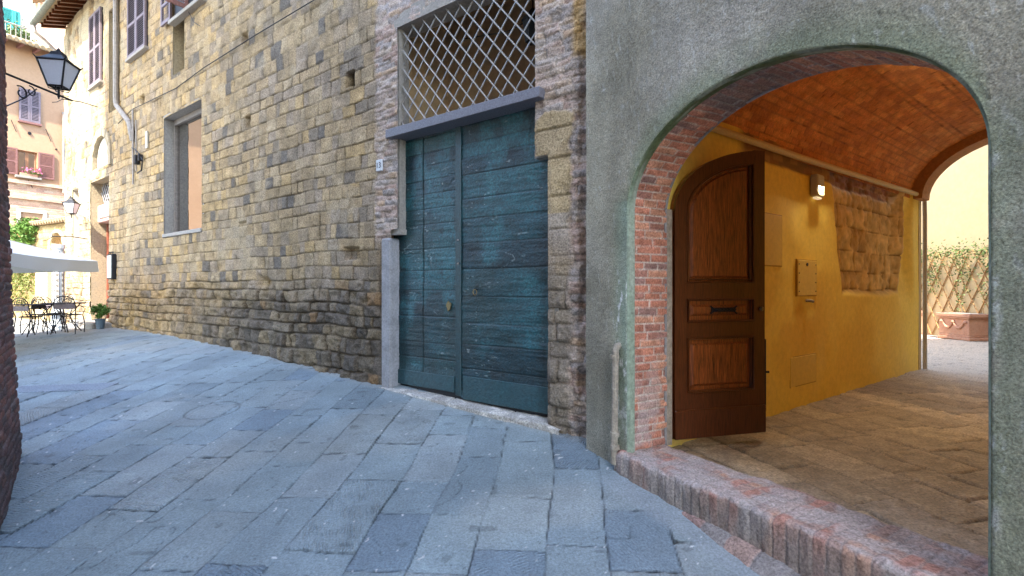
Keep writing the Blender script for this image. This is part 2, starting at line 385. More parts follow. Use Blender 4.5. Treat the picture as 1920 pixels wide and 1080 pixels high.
snap(zz, [.77, 1.37, 3.39]+[v for o in OP.values() for v in o[2:]])
T, Z = np.meshgrid(tt, zz)
ci, bi, du, dv, fu, fv = masonry(T, Z, 3, (.15, .25), (.12, .36), .038, v0=-2, v1=9, u0=-1, u1=20)
r1 = h2(ci, bi, 1); r2 = h2(ci, bi, 2); r3 = h2(ci, bi, 3); r4 = h2(ci, bi, 4); r5 = h2(ci, bi, 5)
low = 1-sst(-.25, .35, Z-.12*np.sin(T*.9)-.25*(vn(T*.6, Z*.5, 55, 2)-.5))     # worn band near the ground
edge = np.minimum(du*1.1, dv)+.016*(vn(T*12, Z*12, 15, 3)-.42)
rnd = .016+.022*low
jd = np.sqrt(np.clip(sst(-.001, 1, edge/rnd*.999), 0, 1))
jfill = sst(.64, .78, vn(T*1.9, Z*2.6, 71, 3))*(1-low)                        # mortar smeared over the joints
jd = np.maximum(jd, jfill*.85)
jd = 1-(1-jd)*(.35+.65*sst(.3, .6, vn(T*2.2, Z*2.9, 171, 2)))*(1-.3*(1-low))
gr = vn(T*8, Z*8, 17, 4); gr2 = vn(T*2.4, Z*2.6, 19, 3)
hg = (jd-1)*(.016+.030*low)+(r1-.5)*(.012+.05*low)+(gr-.5)*(.026+.075*low)+(vn(T*22, Z*22, 18, 3)-.5)*(.008+.02*low)+(gr2-.5)*(.02+.06*low)
ero = sst(.62, .78, vn(T*1.3, Z*1.5, 23, 4))*sst(-.9, -.2, Z)*(1-sst(.1, .5, Z)); hg -= ero*.07  # scooped, weathered patches
hg += low*.015
# putlog holes, slits
def hole(px, py, wpx, hpx, dep):
    t, z = st(px, py); t2, _ = st(px-wpx, py); _, z2 = st(px, py-hpx)
    return t, z, abs(t2-t)/2, abs(z2-z)/2, dep
HL = [hole(656, 148, 13, 26, .20), hole(463, 228, 9, 20, .12), hole(458, 72, 8, 18, .12), hole(659, 476, 24, 22, .09), hole(266, 186, 6, 14, .2), hole(455, 420, 12, 9, .05)]
HM = np.zeros(T.shape)
for t, z, a, b, dep in HL:
    m = sst(1.25, .85, np.maximum(np.abs(T-t)/a, np.abs(Z-z)/b)+.2*(gr-.5)); hg = hg*(1-m)-dep*m; HM = np.maximum(HM, m*(dep > .18))
# colours
pal = [(.34, .275, .18), (.39, .30, .17), (.30, .25, .185), (.215, .19, .16), (.36, .30, .21), (.28, .24, .195), (.33, .265, .175)]
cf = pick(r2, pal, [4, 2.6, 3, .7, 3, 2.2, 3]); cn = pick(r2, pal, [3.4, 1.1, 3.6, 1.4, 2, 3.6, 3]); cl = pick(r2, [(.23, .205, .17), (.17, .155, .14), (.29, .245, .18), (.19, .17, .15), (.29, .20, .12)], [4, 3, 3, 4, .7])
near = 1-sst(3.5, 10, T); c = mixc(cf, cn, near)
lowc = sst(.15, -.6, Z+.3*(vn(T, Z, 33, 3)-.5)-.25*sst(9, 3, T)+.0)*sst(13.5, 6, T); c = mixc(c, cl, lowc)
c = c*(.55+.9*vn(T*6, Z*6, 35, 4))[..., None]*(.85+.3*vn(T*.7, Z*.7, 37, 3))[..., None]
blk = (r3 < .05)[..., None] & (T[..., None] > 3.3); c = np.where(blk, (.15, .14, .13)*(.7+.6*gr[..., None]), c)
c = mixc(c, (.36, .32, .25), jfill*.55)
c = mixc(c, np.where((low > .5)[..., None], (.12, .10, .08), (.11, .09, .065)), np.clip((1-jd)*1.15, 0, 1)*.9)
jl = sst(.011, .003, np.minimum(du*1.1, dv)+.010*(vn(T*16, Z*16, 16, 2)-.5))*(.35+.65*sst(.3, .55, vn(T*2.5, Z*3.5, 172, 3)))*(1-jfill*.7); c = mixc(c, (.075, .058, .04), jl*.7*(.3+.7*sst(.25, .6, vn(T*1.7, Z*2.1, 173, 3)))); hg -= jl*.012
c = mixc(c, (.42, .29, .12), ero*.35)
c = mixc(c, (.02, .016, .012), HM)
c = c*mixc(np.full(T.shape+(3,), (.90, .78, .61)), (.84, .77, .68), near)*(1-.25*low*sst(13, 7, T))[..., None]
# far end: pale peeling render over the stone; diagonal cast-shadow streaks painted in
pl = sst(15.0, 15.7, T+1.0*(vn(T*1.2, Z*1.2, 51, 4)-.5))*sst(.44, .54, vn(T*2.2, Z*1.8, 53, 4)+.06*sst(1, 4, Z)); c = mixc(c, (.40, .33, .21), pl*.85); c = mixc(c, c*.62, sst(15, 16, T)*sst(.55, .66, vn(T*5+Z*1.4, Z*1.1-T*.6, 59, 4))); hg += pl*.03
pl2 = sst(.5, .62, vn(T*1.1, Z*.8, 57, 4))*sst(11.5, 13, T)*sst(0, 1.2, Z); c = mixc(c, (.36, .29, .18), pl2*.6)
# smooth pale patch by the shop window bottom and a faint band of render under the cable
# jamb masonry of the big doorway: small rough bricks and rubble
def zone(t0, t1, z0, z1, f=.05):
    n = (vn(T*7, Z*7, 81, 3)-.5)*.14
    return sst(t0-f, t0+f, T+n)*sst(t1+f, t1-f, T+n)*sst(z0-f, z0+f, Z+n)*sst(z1+f, z1-f, Z+n)
zb = np.maximum.reduce([zone(2.6, 3.18, .62, 9), zone(-1, .66, 1.75, 9), zone(.3, 2.9, 3.3, 9), zone(-1, .16, -3, 9)])
c2i, b2i, du2, dv2, _, _ = masonry(T, Z, 43, (.055, .085), (.16, .27), .03, v0=-2, v1=9, u0=-1, u1=20)
q1 = h2(c2i, b2i, 7); q2 = h2(c2i, b2i, 8)
j2 = sst(0, .014, np.minimum(du2, dv2)+.008*(vn(T*20, Z*20, 83, 2)-.5))
n3 = vn(T*11, Z*13, 85, 4)
h2z = (j2-1)*.012+(q1-.5)*.02+(n3-.5)*.055
c2 = pick(q2, [(.34, .27, .235), (.30, .225, .19), (.27, .25, .24), (.36, .31, .265), (.37, .28, .2)], [3, 2, 3, 2, 1])*(.65+.7*n3)[..., None]
c2 = mixc(c2, (.33, .30, .27), (1-j2)*.5+.5*sst(.5, .65, vn(T*2.6, Z*2.6, 87, 3)))
hg = hg*(1-zb)+h2z*zb; c = mixc(c, c2*np.array([1.04, .98, .94]), zb)
# big ochre quoins right of the door
zq = zone(.14, .6, -1.5, 1.78, .02)*(.35+.65*sst(.2, .9, Z+.5*(vn(T*4, Z*3, 92, 2)-.5)))
c3i, b3i, du3, dv3, _, _ = masonry(T, Z, 47, (.26, .44), (.9, 1.2), .03, v0=-2, v1=9, u0=-.55, u1=20)
q3 = h2(c3i, c3i, 3); q4 = vn(T*6, Z*6, 89, 4); j3 = sst(0, .02, dv3+.01*(q4-.5))
c3 = mixc(np.where((Z > .75)[..., None], (.33, .255, .15), (.30, .255, .205)), (.26, .22, .19), sst(.35, .9, q3)*.5)*(.7+.6*q4)[..., None]
hg = hg*(1-zq)+zq*((j3-1)*.02+(q4-.5)*.04+.02); c = mixc(c, c3*(.55+.45*j3)[..., None], zq)
# ragged edge against the arch house
rag = zone(-1, .04, -3, 9, .02); hg -= rag*.04*sst(.35, .6, vn(Z*2.1, Z*0+3, 91, 3))
c = mixc(c, (.44, .28, .10), zone(-.05, .14, 2.3, 3.2)*.8)
# damp, grey foot of the wall
keep = np.ones(T.shape, bool); near0 = np.full(T.shape, 9.); jz = sst(2.80, 2.84, T)*sst(3.16, 3.11, T)*sst(.72, .66, Z); hg = hg*(1-jz)-.03*jz
tc = (tt[:-1]+tt[1:])/2; zc = (zz[:-1]+zz[1:])/2; TC, ZC = np.meshgrid(tc, zc); kk = np.ones(TC.shape, bool)
for t0, t1, z0, z1 in DO+list(OP.values()):
    kk &= ~((TC > t0) & (TC < t1) & (ZC > z0) & (ZC < z1))
    dd_ = np.maximum(np.maximum(t0-T, T-t1), np.maximum(z0-Z, Z-z1)); near0 = np.minimum(near0, np.abs(dd_))
# cut under the ground
gzz = gz(C0[0]+SD[0]*TC, C0[1]+SD[1]*TC); kk &= ZC > gzz-.12
hg *= .35+.65*sst(0, .05, near0)
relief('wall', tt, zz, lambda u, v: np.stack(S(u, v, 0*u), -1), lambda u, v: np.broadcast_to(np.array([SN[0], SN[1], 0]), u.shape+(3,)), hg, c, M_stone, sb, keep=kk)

# --- the mass behind: gable end, back, roof
mb = MB()
mb.box(S, (18.4, -2, -8), (18.68, 8.3, -.04)); mb.box(S, (-.6, -2.6, -8.3), (18.6, 8.3, -8)); mb.box(S, (-.6, 3.6, -8), (-.3, 8.3, -.35))
mb.build('side_walls', M_peach, sb)
# --- reveals
def reveal(k, depth, m, back=None, bm=None, name='recess', sill=None):
    t0, t1, z0, z1 = OP[k]; mb = MB(); e = .06
    mb.box(S, (t1, z0, -depth-.05), (t1+e, z1, -.012)); mb.box(S, (t0-e, z0, -depth-.05), (t0, z1, -.012))
    mb.box(S, (t0-e, z1, -depth-.05), (t1+e, z1+e, -.012)); mb.box(S, (t0-e, z0-e, -depth-.05), (t1+e, z0, -.012))
    if back: mb.box(S, (t0, z0, -depth-.05), (t1, z1, -depth))
    return mb.build(name, m, sb)
M_rev = mat('reveal_stone', (.30, .24, .15), fine=.35, fs=30, bump=.6, bs=30, bd=.02, rough=.9, big=.4, bigs=2.5, bigc=(.2, .18, .15))
M_revg = mat('reveal_grey', (.27, .25, .22), fine=.3, fs=30, bump=.5, bs=30, bd=.02, rough=.9, big=.4, bigs=2.5, bigc=(.18, .17, .16))
reveal('shop', .30, M_revg, name='window_reveal')
reveal('niche', .22, M_rev, True, name='blocked_window')
reveal('tall', .28, M_rev, True, name='wall_recess')
t0, t1, z0, z1 = OP['shop']
mb = MB(); fw = .06
mb.box(S, (t1-fw, z0+.05, -.30), (t1, z1, -.20)); mb.box(S, (t0, z0+.05, -.30), (t0+fw, z1, -.20)); mb.box(S, (t0+fw, z1-.12, -.30), (t1-fw, z1, -.20)); mb.box(S, (t0+fw, z0+.05, -.30), (t1-fw, z0+.11, -.20))
sw = mb.build('shop_window', mat('window_frame', (.17, .145, .125), fine=.3, fs=25, bump=.2, rough=.6), sb)
MB().box(S, (t0+fw, z0+.11, -.27), (t1-fw, z1-.12, -.25)).build('pane', M_glass, sw)
MB().box(S, (t0-.02, z0-.03, -.28), (t1+.02, z0+.045, .03), .008).build('sill', M_sill, sw)
# roughly rendered margin round the shop window
# --- shutters
def shutter(fr, t0, t1, z0, z1, m, parent, name='shutter', d=.03, th=.045, n=None, proud=0):
    mb = MB(); f = .06
    mb.box(fr, (t0, z0, d), (t0+f, z1, d+th)); mb.box(fr, (t1-f, z0, d), (t1, z1, d+th))
    for a, b in ((z0, z0+f*1.3), (z1-f, z1), ((z0+z1)/2-.03, (z0+z1)/2+.03)): mb.box(fr, (t0+f, a, d+.002), (t1-f, b, d+th-.002))
    k = n or int((z1-z0)/.055)
    for i in range(k):
        z = z0+f+(z1-z0-2*f)*(i+.5)/k; q = (z1-z0)/k
        V = [fr(t, z+s*q*.30+o2, d+th*.5+s2*.016) for t in (t0+f, t1-f) for s, s2, o2 in ((-1, 1, -.004), (-1, 1, .004), (1, -1, .004), (1, -1, -.004))]
        mb.add(V, [(0, 1, 2, 3), (7, 6, 5, 4), (0, 4, 5, 1), (1, 5, 6, 2), (2, 6, 7, 3), (3, 7, 4, 0)])
    return mb.build(name, m, parent)
def shut_win(px0, px1, pyt, pyb, d=.05):
    t1, _ = st(px0, 540, d); t0, _ = st(px1, 540, d); _, z1 = st(px1, pyt, d); _, z0 = st(px1, pyb, d)
    w = MB().box(S, (t0, z0, -.0), (t1, z1, .022)).build('window', M_inkshade, sb)  # black sheet painted in for the dark between the shutter slats
    m = (t0+t1)/2
    for a, b in ((t0, m-.006), (m+.006, t1)): shutter(S, a, b, z0, z1, M_shut, w)
    MB().box(S, (t0-.05, z0-.07, -.05), (t1+.05, z0-.005, .10), .006).build('sill', M_sill, w)
shut_win(240, 273, -40, 86)
shut_win(168, 189, 12, 150)
# half-open window at the top of the picture, over the blocked opening
t1, _ = st(323, 540, .05); t0, _ = st(350, 540, .05); _, zb_ = st(346, 20, .05)
w = MB().box(S, (t0-.75, zb_+.02, -.01), (t1-.05, 5.4+1.6, .02)).build('window', M_inkshade, sb)
shutter(S, t1-.02, t1+.5, zb_, 6.6, M_shut, w, d=.06)
shutter(mk(np.array(S(t0+.02, 0, 0))[:2], SN, -SD), .03, .42, zb_, 6.6, M_shutb, w, d=.0)
MB().box(S, (t0-.8, zb_-.1, -.02), (t1+.05, zb_-.02, .12), .006).build('sill', M_sill, w)
# blocked lunette, white render infill
t0, t1, z0, z1 = OP['lun']; mb = MB(); mb.box(S, (t0, z0, -.2), (t1, z1, -.12)); lu = mb.build('blocked_arch', M_rev, sb)
rz_ = z1-z0; hw = (t1-t0)/2; cx = (t0+t1)/2
poly = [(cx-hw*.86, z0+.0), (cx+hw*.86, z0+.0)]+[(cx+hw*.86*math.cos(a), z0+rz_*.25+rz_*.68*math.sin(a)) for a in np.linspace(0, PI, 14)]
MB().prism(poly, S, -.119, -.06).build('render_infill', M_white, lu)
arch = [(cx-hw*1.25, z0-.1), (cx-hw*1.02, z0-.1)]
ring_o = [(cx+hw*1.3*math.cos(a), z0+rz_*.25+rz_*.98*math.sin(a)) for a in np.linspace(0, PI, 15)]; ring_i = [(cx+hw*.98*math.cos(a), z0+rz_*.25+rz_*.72*math.sin(a)) for a in np.linspace(0, PI, 15)]
mb = MB()
for i in range(14): mb.prism([ring_i[i], ring_o[i], ring_o[i+1], ring_i[i+1]], S, -.1, .035+.01*(i % 2))
mb.prism([(cx-hw*1.3, z0-.05), (cx-hw*.98, z0-.05), (cx-hw*.98, z0+rz_*.25), (cx-hw*1.3, z0+rz_*.25)], S, -.1, .04); mb.prism([(cx+hw*.98, z0-.05), (cx+hw*1.3, z0-.05), (cx+hw*1.3, z0+rz_*.25), (cx+hw*.98, z0+rz_*.25)], S, -.1, .04)
mb.build('voussoirs', M_rev, lu)
# doorway at the far end
t0, t1, z0, z1 = OP['door']; reveal('door', .42, M_rev, name='doorway')
_, za = st(204, 372, 0); _, zb2 = st(204, 412, 0); _, zd = st(204, 412, 0)
MB().box(S, (t0, za-.52, -.40), (t1+.02, za-.02, -.16), .02).build('door_lintel', M_pinkst, sb)
MB().box(S, (t0+.05, za-.42, -.17), (t1-.2, za-.08, -.13), .02).build('carved_plaque', M_pinkst, sb)
mb = MB(); mb.box(S, (t0, zz[0], -.46), (t1, za-.52, -.40)); far_door = mb.build('door', M_red, sb)
mb = MB()
for a in (t0+.02, (t0+t1)/2, t1-.1): mb.box(S, (a, -1.15, -.40), (a+.08, za-.55, -.36))
mb.build('door_stiles', M_red, far_door)
mb = MB()
for i in range(-6, 9):
    for s in (1, -1):
        a = t0+i*.16; x0, x1 = a, a+s*.5; zz0, zz1 = za, z1
        pts = [(x0+(x1-x0)*k/8, zz0+(zz1-zz0)*k/8) for k in range(9)]; pts = [q for q in pts if t0 <= q[0] <= t1]
        if len(pts) > 1: mb.tube([S(q[0], q[1], -.25) for q in pts], .012, 4)
mb.build('transom_grille', M_grate, sb); MB().box(S, (t0, za-.02, -.46), (t1, z1, -.42)).build('transom_back', M_inkshade, sb)
t0, t1, z0, z1 = OP['side']; reveal('side', .3, M_white, name='side_doorway'); MB().box(S, (t0, z0, -.36), (t1, z1, -.30)).build('side_door', M_red, sb)
# doorstep of the far door
t0, t1, z0, z1 = OP['door']; zg = float(gz(*S(t0, 0, 0)[:2]))
MB().box(S, (t0-.25, zg-.1, -.4), (t1+.3, zg+.14, .42), .03).build('doorstep', M_sill, sb)

# --- the great teal door, its jambs, lintel, grille and sill
def planks(t0, t1, z0, z1, seed, name, parent, d, vj=None, worn=True):
    U = np.linspace(t0, t1, int((t1-t0)/.009)); V = np.arange(z0, z1+.009, .009); U2, V2 = np.meshgrid(U, V)
    ci, bi, du, dv, fu, fv = masonry(U2, V2, seed, (.17, .34), (9, 9.1), .012, v0=-2, v1=4)
    q = h2(ci, ci*0, seed+1); q2 = h2(ci, ci*0, seed+5)
    gn = vn(U2*2.2, V2*34, seed+2, 4); g2 = vn(U2*7, V2*22, seed+3, 3); wv = vn(U2*1.6, V2*6, seed+7, 4)
    j = sst(0, .009, dv+.004*(g2-.5))
    hgt = (j-1)*.012*(.4+.6*q2)+(q-.5)*.008+(gn-.5)*.009+(wv-.5)*.022
    cr = sst(.02, .0, np.abs(wv-.5))*sst(.55, .7, vn(U2*1.7, V2*3, seed+8, 2)); hgt -= cr*.008
    col = pick(q2, [(.006, .043, .056), (.009, .056, .070), (.004, .027, .038), (.010, .064, .076)], [2, 2, 2, 1])
    col = col*(.15+1.5*vn(U2*4, V2*8, seed+4, 5))[..., None]
    col = mixc(col, (.02, .105, .125), sst(.52, .72, vn(U2*3, V2*2, seed+6, 4))*.6)
    col = mixc(col, (.006, .02, .022), sst(.5, .3, vn(U2*1.1, V2*1.3, seed+9, 3))*.65)
    col = mixc(col, (.07, .10, .12), sst(-.9, -1.35, V2)*.4)
    col = mixc(col, (.28, .33, .33), sst(.80, .86, vn(U2*16, V2*60, seed+11, 2))*.5*sst(.45, .65, vn(U2*2, V2*2, seed+21, 3)))
    col = mixc(col, (.30, .36, .36), sst(.012, .0, np.abs(wv-.56))*sst(.62, .72, vn(U2*2.3, V2*2.3, seed+12, 3))*.5)
    if vj:
        for a in vj:
            e = np.abs(U2-a-.006*(vn(V2*2, V2*0, seed+13)-.5)); hgt -= sst(.010, .003, e)*.014; col = mixc(col, (.004, .012, .014), sst(.012, .004, e)*.9)
    col = mixc(col, (.003, .008, .01), (1-j)*.75)
    o = relief(name, U, V, lambda u, v: np.stack(S(u, v, d+0*u), -1), lambda u, v: np.broadcast_to(np.array([SN[0], SN[1], 0]), u.shape+(3,)), hgt, col, M_teal, parent)
    return o
cdoor = MB().box(S, (.3, -1.42, -.26), (3.0, 1.97, -.165)).build('carriage_door', M_inkshade, sb)
lf = planks(.34, 1.745, -1.315, 1.96, 301, 'door_leaf', cdoor, -.135)
lf2 = planks(1.815, 2.98, -1.26, 1.96, 351, 'door_leaf', cdoor, -.14, vj=[2.40])
mb = MB(); mb.box(S, (1.735, -1.30, -.15), (1.825, 1.96, -.118), .006); mb.build('meeting_strip', mat('teal_strip', (.006, .034, .044), fine=.5, fs=30, bump=.6, bs=40, rough=.4, spec=.5), cdoor)
mb = MB(); mb.box(S, (.345, -1.33, -.13), (1.70, -1.05, -.115), .004); mb.box(S, (1.85, -1.27, -.135), (2.96, -1.08, -.12), .004)
mb.build('kick_board', mat('teal_kick', (.012, .05, .062), fine=.5, fs=22, bump=.7, bs=30, bd=.012, rough=.45, spec=.5, big=.5, bigs=4, bigc=(.03, .065, .08)), cdoor)
tq, zq_ = st(893, 548, -.12); mb = MB()
mb.tube([S(tq+.028*math.cos(a), zq_+.034*math.sin(a), -.095) for a in np.linspace(0, 2*PI, 15)[:-1]], .0065, 5, closed=True); mb.build('ring_pull', M_brass, lf)
mb = MB(); mb.tube([S(tq, zq_+.035, -.14), S(tq, zq_+.035, -.09)], .009, 6); mb.build('ring_boss', M_iron, lf)
tq, zq_ = st(841, 574, -.12); mb = MB(); mb.prism([(tq+.035*math.cos(a)*(1+.25*math.sin(3*a)), zq_+.055*math.sin(a)*(1+.2*math.cos(5*a))) for a in np.linspace(0, 2*PI, 19)[:-1]], S, -.135, -.118); mb.build('lock_plate', M_brass, lf2)
mb = MB()
for px, py in ((858, 450), (858, 494)):
    a, b = st(px, py, -.1); MB().tube([S(a, b, -.12), S(a, b, -.095)], .010, 6).build('nail_head', M_grate, cdoor)
# jambs
MB().box(S, (2.87, -1.5, -.2), (3.06, .66, .012), .02).build('door_jamb', M_conc, sb)
for q0, q1 in (((2.74, .77, -.2), (2.92, 1.95, -.035)), ((2.74, 2.05, -.2), (2.80, 3.39, -.03)), ((.515, 1.37, -.2), (.575, 3.39, -.03)), ((.3, -1.5, -.2), (.41, 1.37, -.02)), ((.4, 1.36, -.2), (.60, 1.45, -.03)), ((2.72, .70, -.2), (2.92, .77, -.03))): MB().box(S, q0, q1).build('jamb_reveal', M_revg, sb)
MB().box(S, (.5, 3.39, -.3), (2.85, 3.6, -.0)).build('grille_lintel', M_revg, sb)
MB().box(S, (.455, 1.945, -.16), (2.86, 2.055, .10), .006).build('steel_lintel', M_steel, sb)
# stone sill under the teal door, following the slope
U = np.linspace(.25, 3.15, 240); V = np.linspace(0, 1, 40); U2, V2 = np.meshgrid(U, V)
zt = np.interp(U2, [.2, .9, 2.9, 3.2], [-1.37, -1.365, -1.30, -1.30])
ang = V2*PI*.62; sx = -.30+.36*np.clip(V2*1.8, 0, 1); drop = .15*np.clip(V2*1.8-1, 0, 1)+.02*np.clip(V2*1.8, 0, 1)
hgt = .012*(vn(U2*6, V2*3, 401, 4)-.5)
for cut in (.95, 1.86, 2.6): hgt -= .02*sst(.012, .002, np.abs(U2-cut))
cc = mixc(np.full(U2.shape+(3,), (.42, .41, .38)), (.27, .25, .22), vn(U2*4, V2*3, 402, 4))*(1+.5*sst(.5, .8, vn(U2*9, V2*5, 403, 2)))[..., None]
relief('door_sill', U, V, lambda u, v: np.stack(S(u, zt-drop-.03*sst(.3, .05, u-.2)+0*u, sx+.02*(vn(U2*3, V2*0, 404, 3)-.5)), -1), lambda u, v: np.broadcast_to(np.array([0, 0, 1.]), u.shape+(3,)), hgt, cc, M_stone, sb)
# grille: crossed bars
mb = MB(); g0, g1, h0, h1 = .575, 2.74, 2.055, 3.39; sp = .205; kx = 1.17
def clipd(a, s):
    pts = []
    for k in np.linspace(0, h1-h0, 24):
        x = a+s*k/kx
        if g0 <= x <= g1: pts.append((x, h0+k))
    return pts
for i in range(-9, 26):
    for s in (1, -1):
        pts = clipd(g0+i*sp, s)
        if len(pts) > 1:
            p = [pts[0], pts[-1]]; rs = rg.uniform(-.006, .006); mid = ((p[0][0]+p[1][0])/2+rs, (p[0][1]+p[1][1])/2)
            mb.tube([S(p[0][0], p[0][1], -.075+.012*s), S(mid[0], mid[1], -.075+.012*s+.01), S(p[1][0], p[1][1], -.075+.012*s)], .0095, 5)
mb.build('window_grille', M_grate, sb)
# dim room behind the grille
mb = MB(); rb = [(-.1, 3.4), (-.25, -3.4)]
mb.box(S, (-.4, 1.99, -1.6), (-.3, 4.6, -.32)); mb.box(S, (3.4, 1.99, -1.6), (3.5, 4.6, -.32)); mb.box(S, (-.4, 1.9, -1.7), (3.5, 4.6, -1.6)); mb.box(S, (-.4, 4.6, -1.7), (3.5, 4.7, -.32)); mb.box(S, (-.4, 1.85, -1.6), (3.5, 1.93, -.32))
room = mb.build('inner_room', M_back, sb)
mb = MB(); mb.box(S, (-.3, 2.50, -1.6), (3.4, 2.56, -1.52)); mb.box(S, (-.3, 2.70, -1.6), (3.4, 2.73, -1.55)); mb.box(S, (-.3, 1.94, -1.5), (3.4, 2.2, -1.2)); mb.build('cornice', M_back, room)
lamp_in = thing('hanging_lantern', 'black metal lantern hanging in the dim room behind the iron grille', 'lantern', S(.98, 2.88, -.55))
b_ = S(.98, 2.88, -.55); mb = MB(); mb.lathe(b_, [(.05, 0), (.09, .02), (.12, .26), (.14, .28), (.05, .38), (.02, .42)], 6); mb.build('lantern_body', M_iron, lamp_in)
mb = MB(); mb.tube([(b_[0], b_[1], b_[2]+.42), (b_[0], b_[1], b_[2]+1.75)], .008, 5); mb.tube([(b_[0]+.3, b_[1]+.2, b_[2]+.9), (b_[0]+.1, b_[1], b_[2]+.35), (b_[0]-.3, b_[1]+.3, b_[2]+.30), (b_[0]-.9, b_[1]+.9, b_[2]+.5)], .008, 5); mb.build('cable', M_iron, lamp_in)

# --- eave: gutter, rafters, roof of the stone building
_, ze = st(124, 60, 0); ze = 8.2
ev = MB(); ev.add([S(18.95, ze+.06, .62), S(-.5, ze+.06, .62), S(-.5, ze+1.6, -4.2), S(18.95, ze+1.6, -4.2), S(18.95, ze+.16, .62), S(-.5, ze+.16, .62), S(-.5, ze+1.75, -4.2), S(18.95, ze+1.75, -4.2)], [(0, 3, 2, 1), (4, 5, 6, 7), (0, 1, 5, 4), (1, 2, 6, 5), (2, 3, 7, 6), (3, 0, 4, 7)])
ev.add([S(18.95, ze+1.6, -4.2), S(-.5, ze+1.6, -4.2), S(-.5, ze, -8.5), S(18.95, ze, -8.5)], [(0, 1, 2, 3)])
roof = ev.build('roof', M_tile, sb)
mb = MB()
for i in range(58):
    t = 18.8-i*.33; mb.add([S(t+a, ze+b+.0, c) for c, dz in ((.55, 0), (-.05, .2)) for a, b in ((0, -.06+dz), (.09, -.06+dz), (.09, .075+dz), (0, .075+dz))], [(0, 1, 2, 3), (7, 6, 5, 4), (0, 4, 5, 1), (1, 5, 6, 2), (2, 6, 7, 3), (3, 7, 4, 0)])
mb.build('rafters', M_wood2, roof)
mb = MB(); n = 8
for a, b in ((-.4, 19.05),):
    V = []; 
    for t in np.linspace(a, b, 40):
        for j in range(n): th = PI+PI*j/(n-1); V.append(S(t, ze+.05+.085*math.sin(th), .70+.085*math.cos(th)))
        for j in range(n): th = 2*PI-PI*j/(n-1); V.append(S(t, ze+.05+.075*math.sin(th), .70+.075*math.cos(th)))
    F = [(i*16+j, i*16+(j+1) % 16, (i+1)*16+(j+1) % 16, (i+1)*16+j) for i in range(39) for j in range(16)]+[tuple(range(15, -1, -1)), tuple(39*16+j for j in range(16))]
    mb.add(V, F)
gut = mb.build('gutter', M_gut, roof)
mb = MB(); mb.tube([S(18.95, ze-.02, .70), S(18.95, ze-.22, .66), S(18.95, ze-.38, .45), S(18.85, ze-.75, .12), S(18.85, ze-.95, .07), S(18.85, ze-1.3, .07), ], .05, 8); mb.build('downpipe', M_rust, sb)
# drainpipe with kink between the recess and the door, conduit, cables
mb = MB(); p0 = st(218, 30, .06); p1 = st(218, 195, .06); p2 = st(246, 228, .06); p3 = st(247, 240, .06)
mb.tube([S(p0[0], 8.0, .07), S(p0[0], p1[1]+.1, .07), S(p1[0]-.05, p1[1]-.05, .07), S(p2[0]+.1, p2[1], .07), S(p2[0], p3[1]-.1, .06), S(p2[0], p3[1]-.3, .03)], .06, 8); mb.build('rain_pipe', M_rust, sb)
mb = MB(); a = st(249, 205, .04); b = st(251, 345, .04); mb.tube([S(a[0], a[1], .04), S(a[0]-.03, b[1], .04)], .022, 6); a = st(254, 225, .04); mb.tube([S(a[0], a[1], .03), S(a[0]-.02, b[1]+.3, .03)], .014, 6)
mb.build('conduit', M_rust, sb)
mb = MB(); pts = [st(x, y, .03) for x, y in ((222, 232), (248, 205), (330, 165), (383, 127), (480, 66), (590, 1))]; pts.append((pts[-1][0]-2.9, pts[-1][1]+.02))
mb.tube([S(t, z+.01*math.sin(t*3), .035) for t, z in pts], .009, 5)
pts = [st(x, y, .03) for x, y in ((346, 14), (356, 22), (366, 42), (378, 50))]; mb.tube([S(t, z, .06) for t, z in pts], .008, 5)
mb.build('wall_cable', M_iron, sb)
mb = MB(); 
for px, py, w, h in ((258, 300, .10, .22), (265, 296, .07, .16)):
    t, z = st(px, py, .05); MB().box(S, (t-w/2, z-h/2, .02), (t+w/2, z+h/2, .12), .01).build('junction_box', M_iron, sb)
pts = [st(x, y, .06) for x, y in ((248, 277), (254, 280), (263, 290), (268, 300), (266, 320), (258, 325))]; mb.tube([S(t, z, .07) for t, z in pts], .016, 5)
mb.build('cable_loop', M_iron, sb)
t, z = st(275, 262, .02); MB().box(S, (t-.06, z-.2, .0), (t+.06, z+.2, .035), .008).build('wall_plate', M_white, sb)
# iron wall hooks
for (x0, y0, x1, y1) in ((142, 199, 180, 200), (145, 442, 160, 448)):
    t, z = st(x1, y1, .05); o1 = S(t, z, 0); o2 = S(t+.1, z+.02, .75)
    mb = MB(); mb.tube([o1, ((o1[0]+o2[0])/2, (o1[1]+o2[1])/2, z+.05), o2], .014, 5); mb.tube([o2, (o2[0], o2[1], z+.12), S(t+.1, z+.14, .6)], .01, 5)
    mb.tube([o2, S(t+.1, z-.08, .85), S(t+.1, z-.12, .95)], .01, 5); mb.build('iron_hook', M_iron, sb)
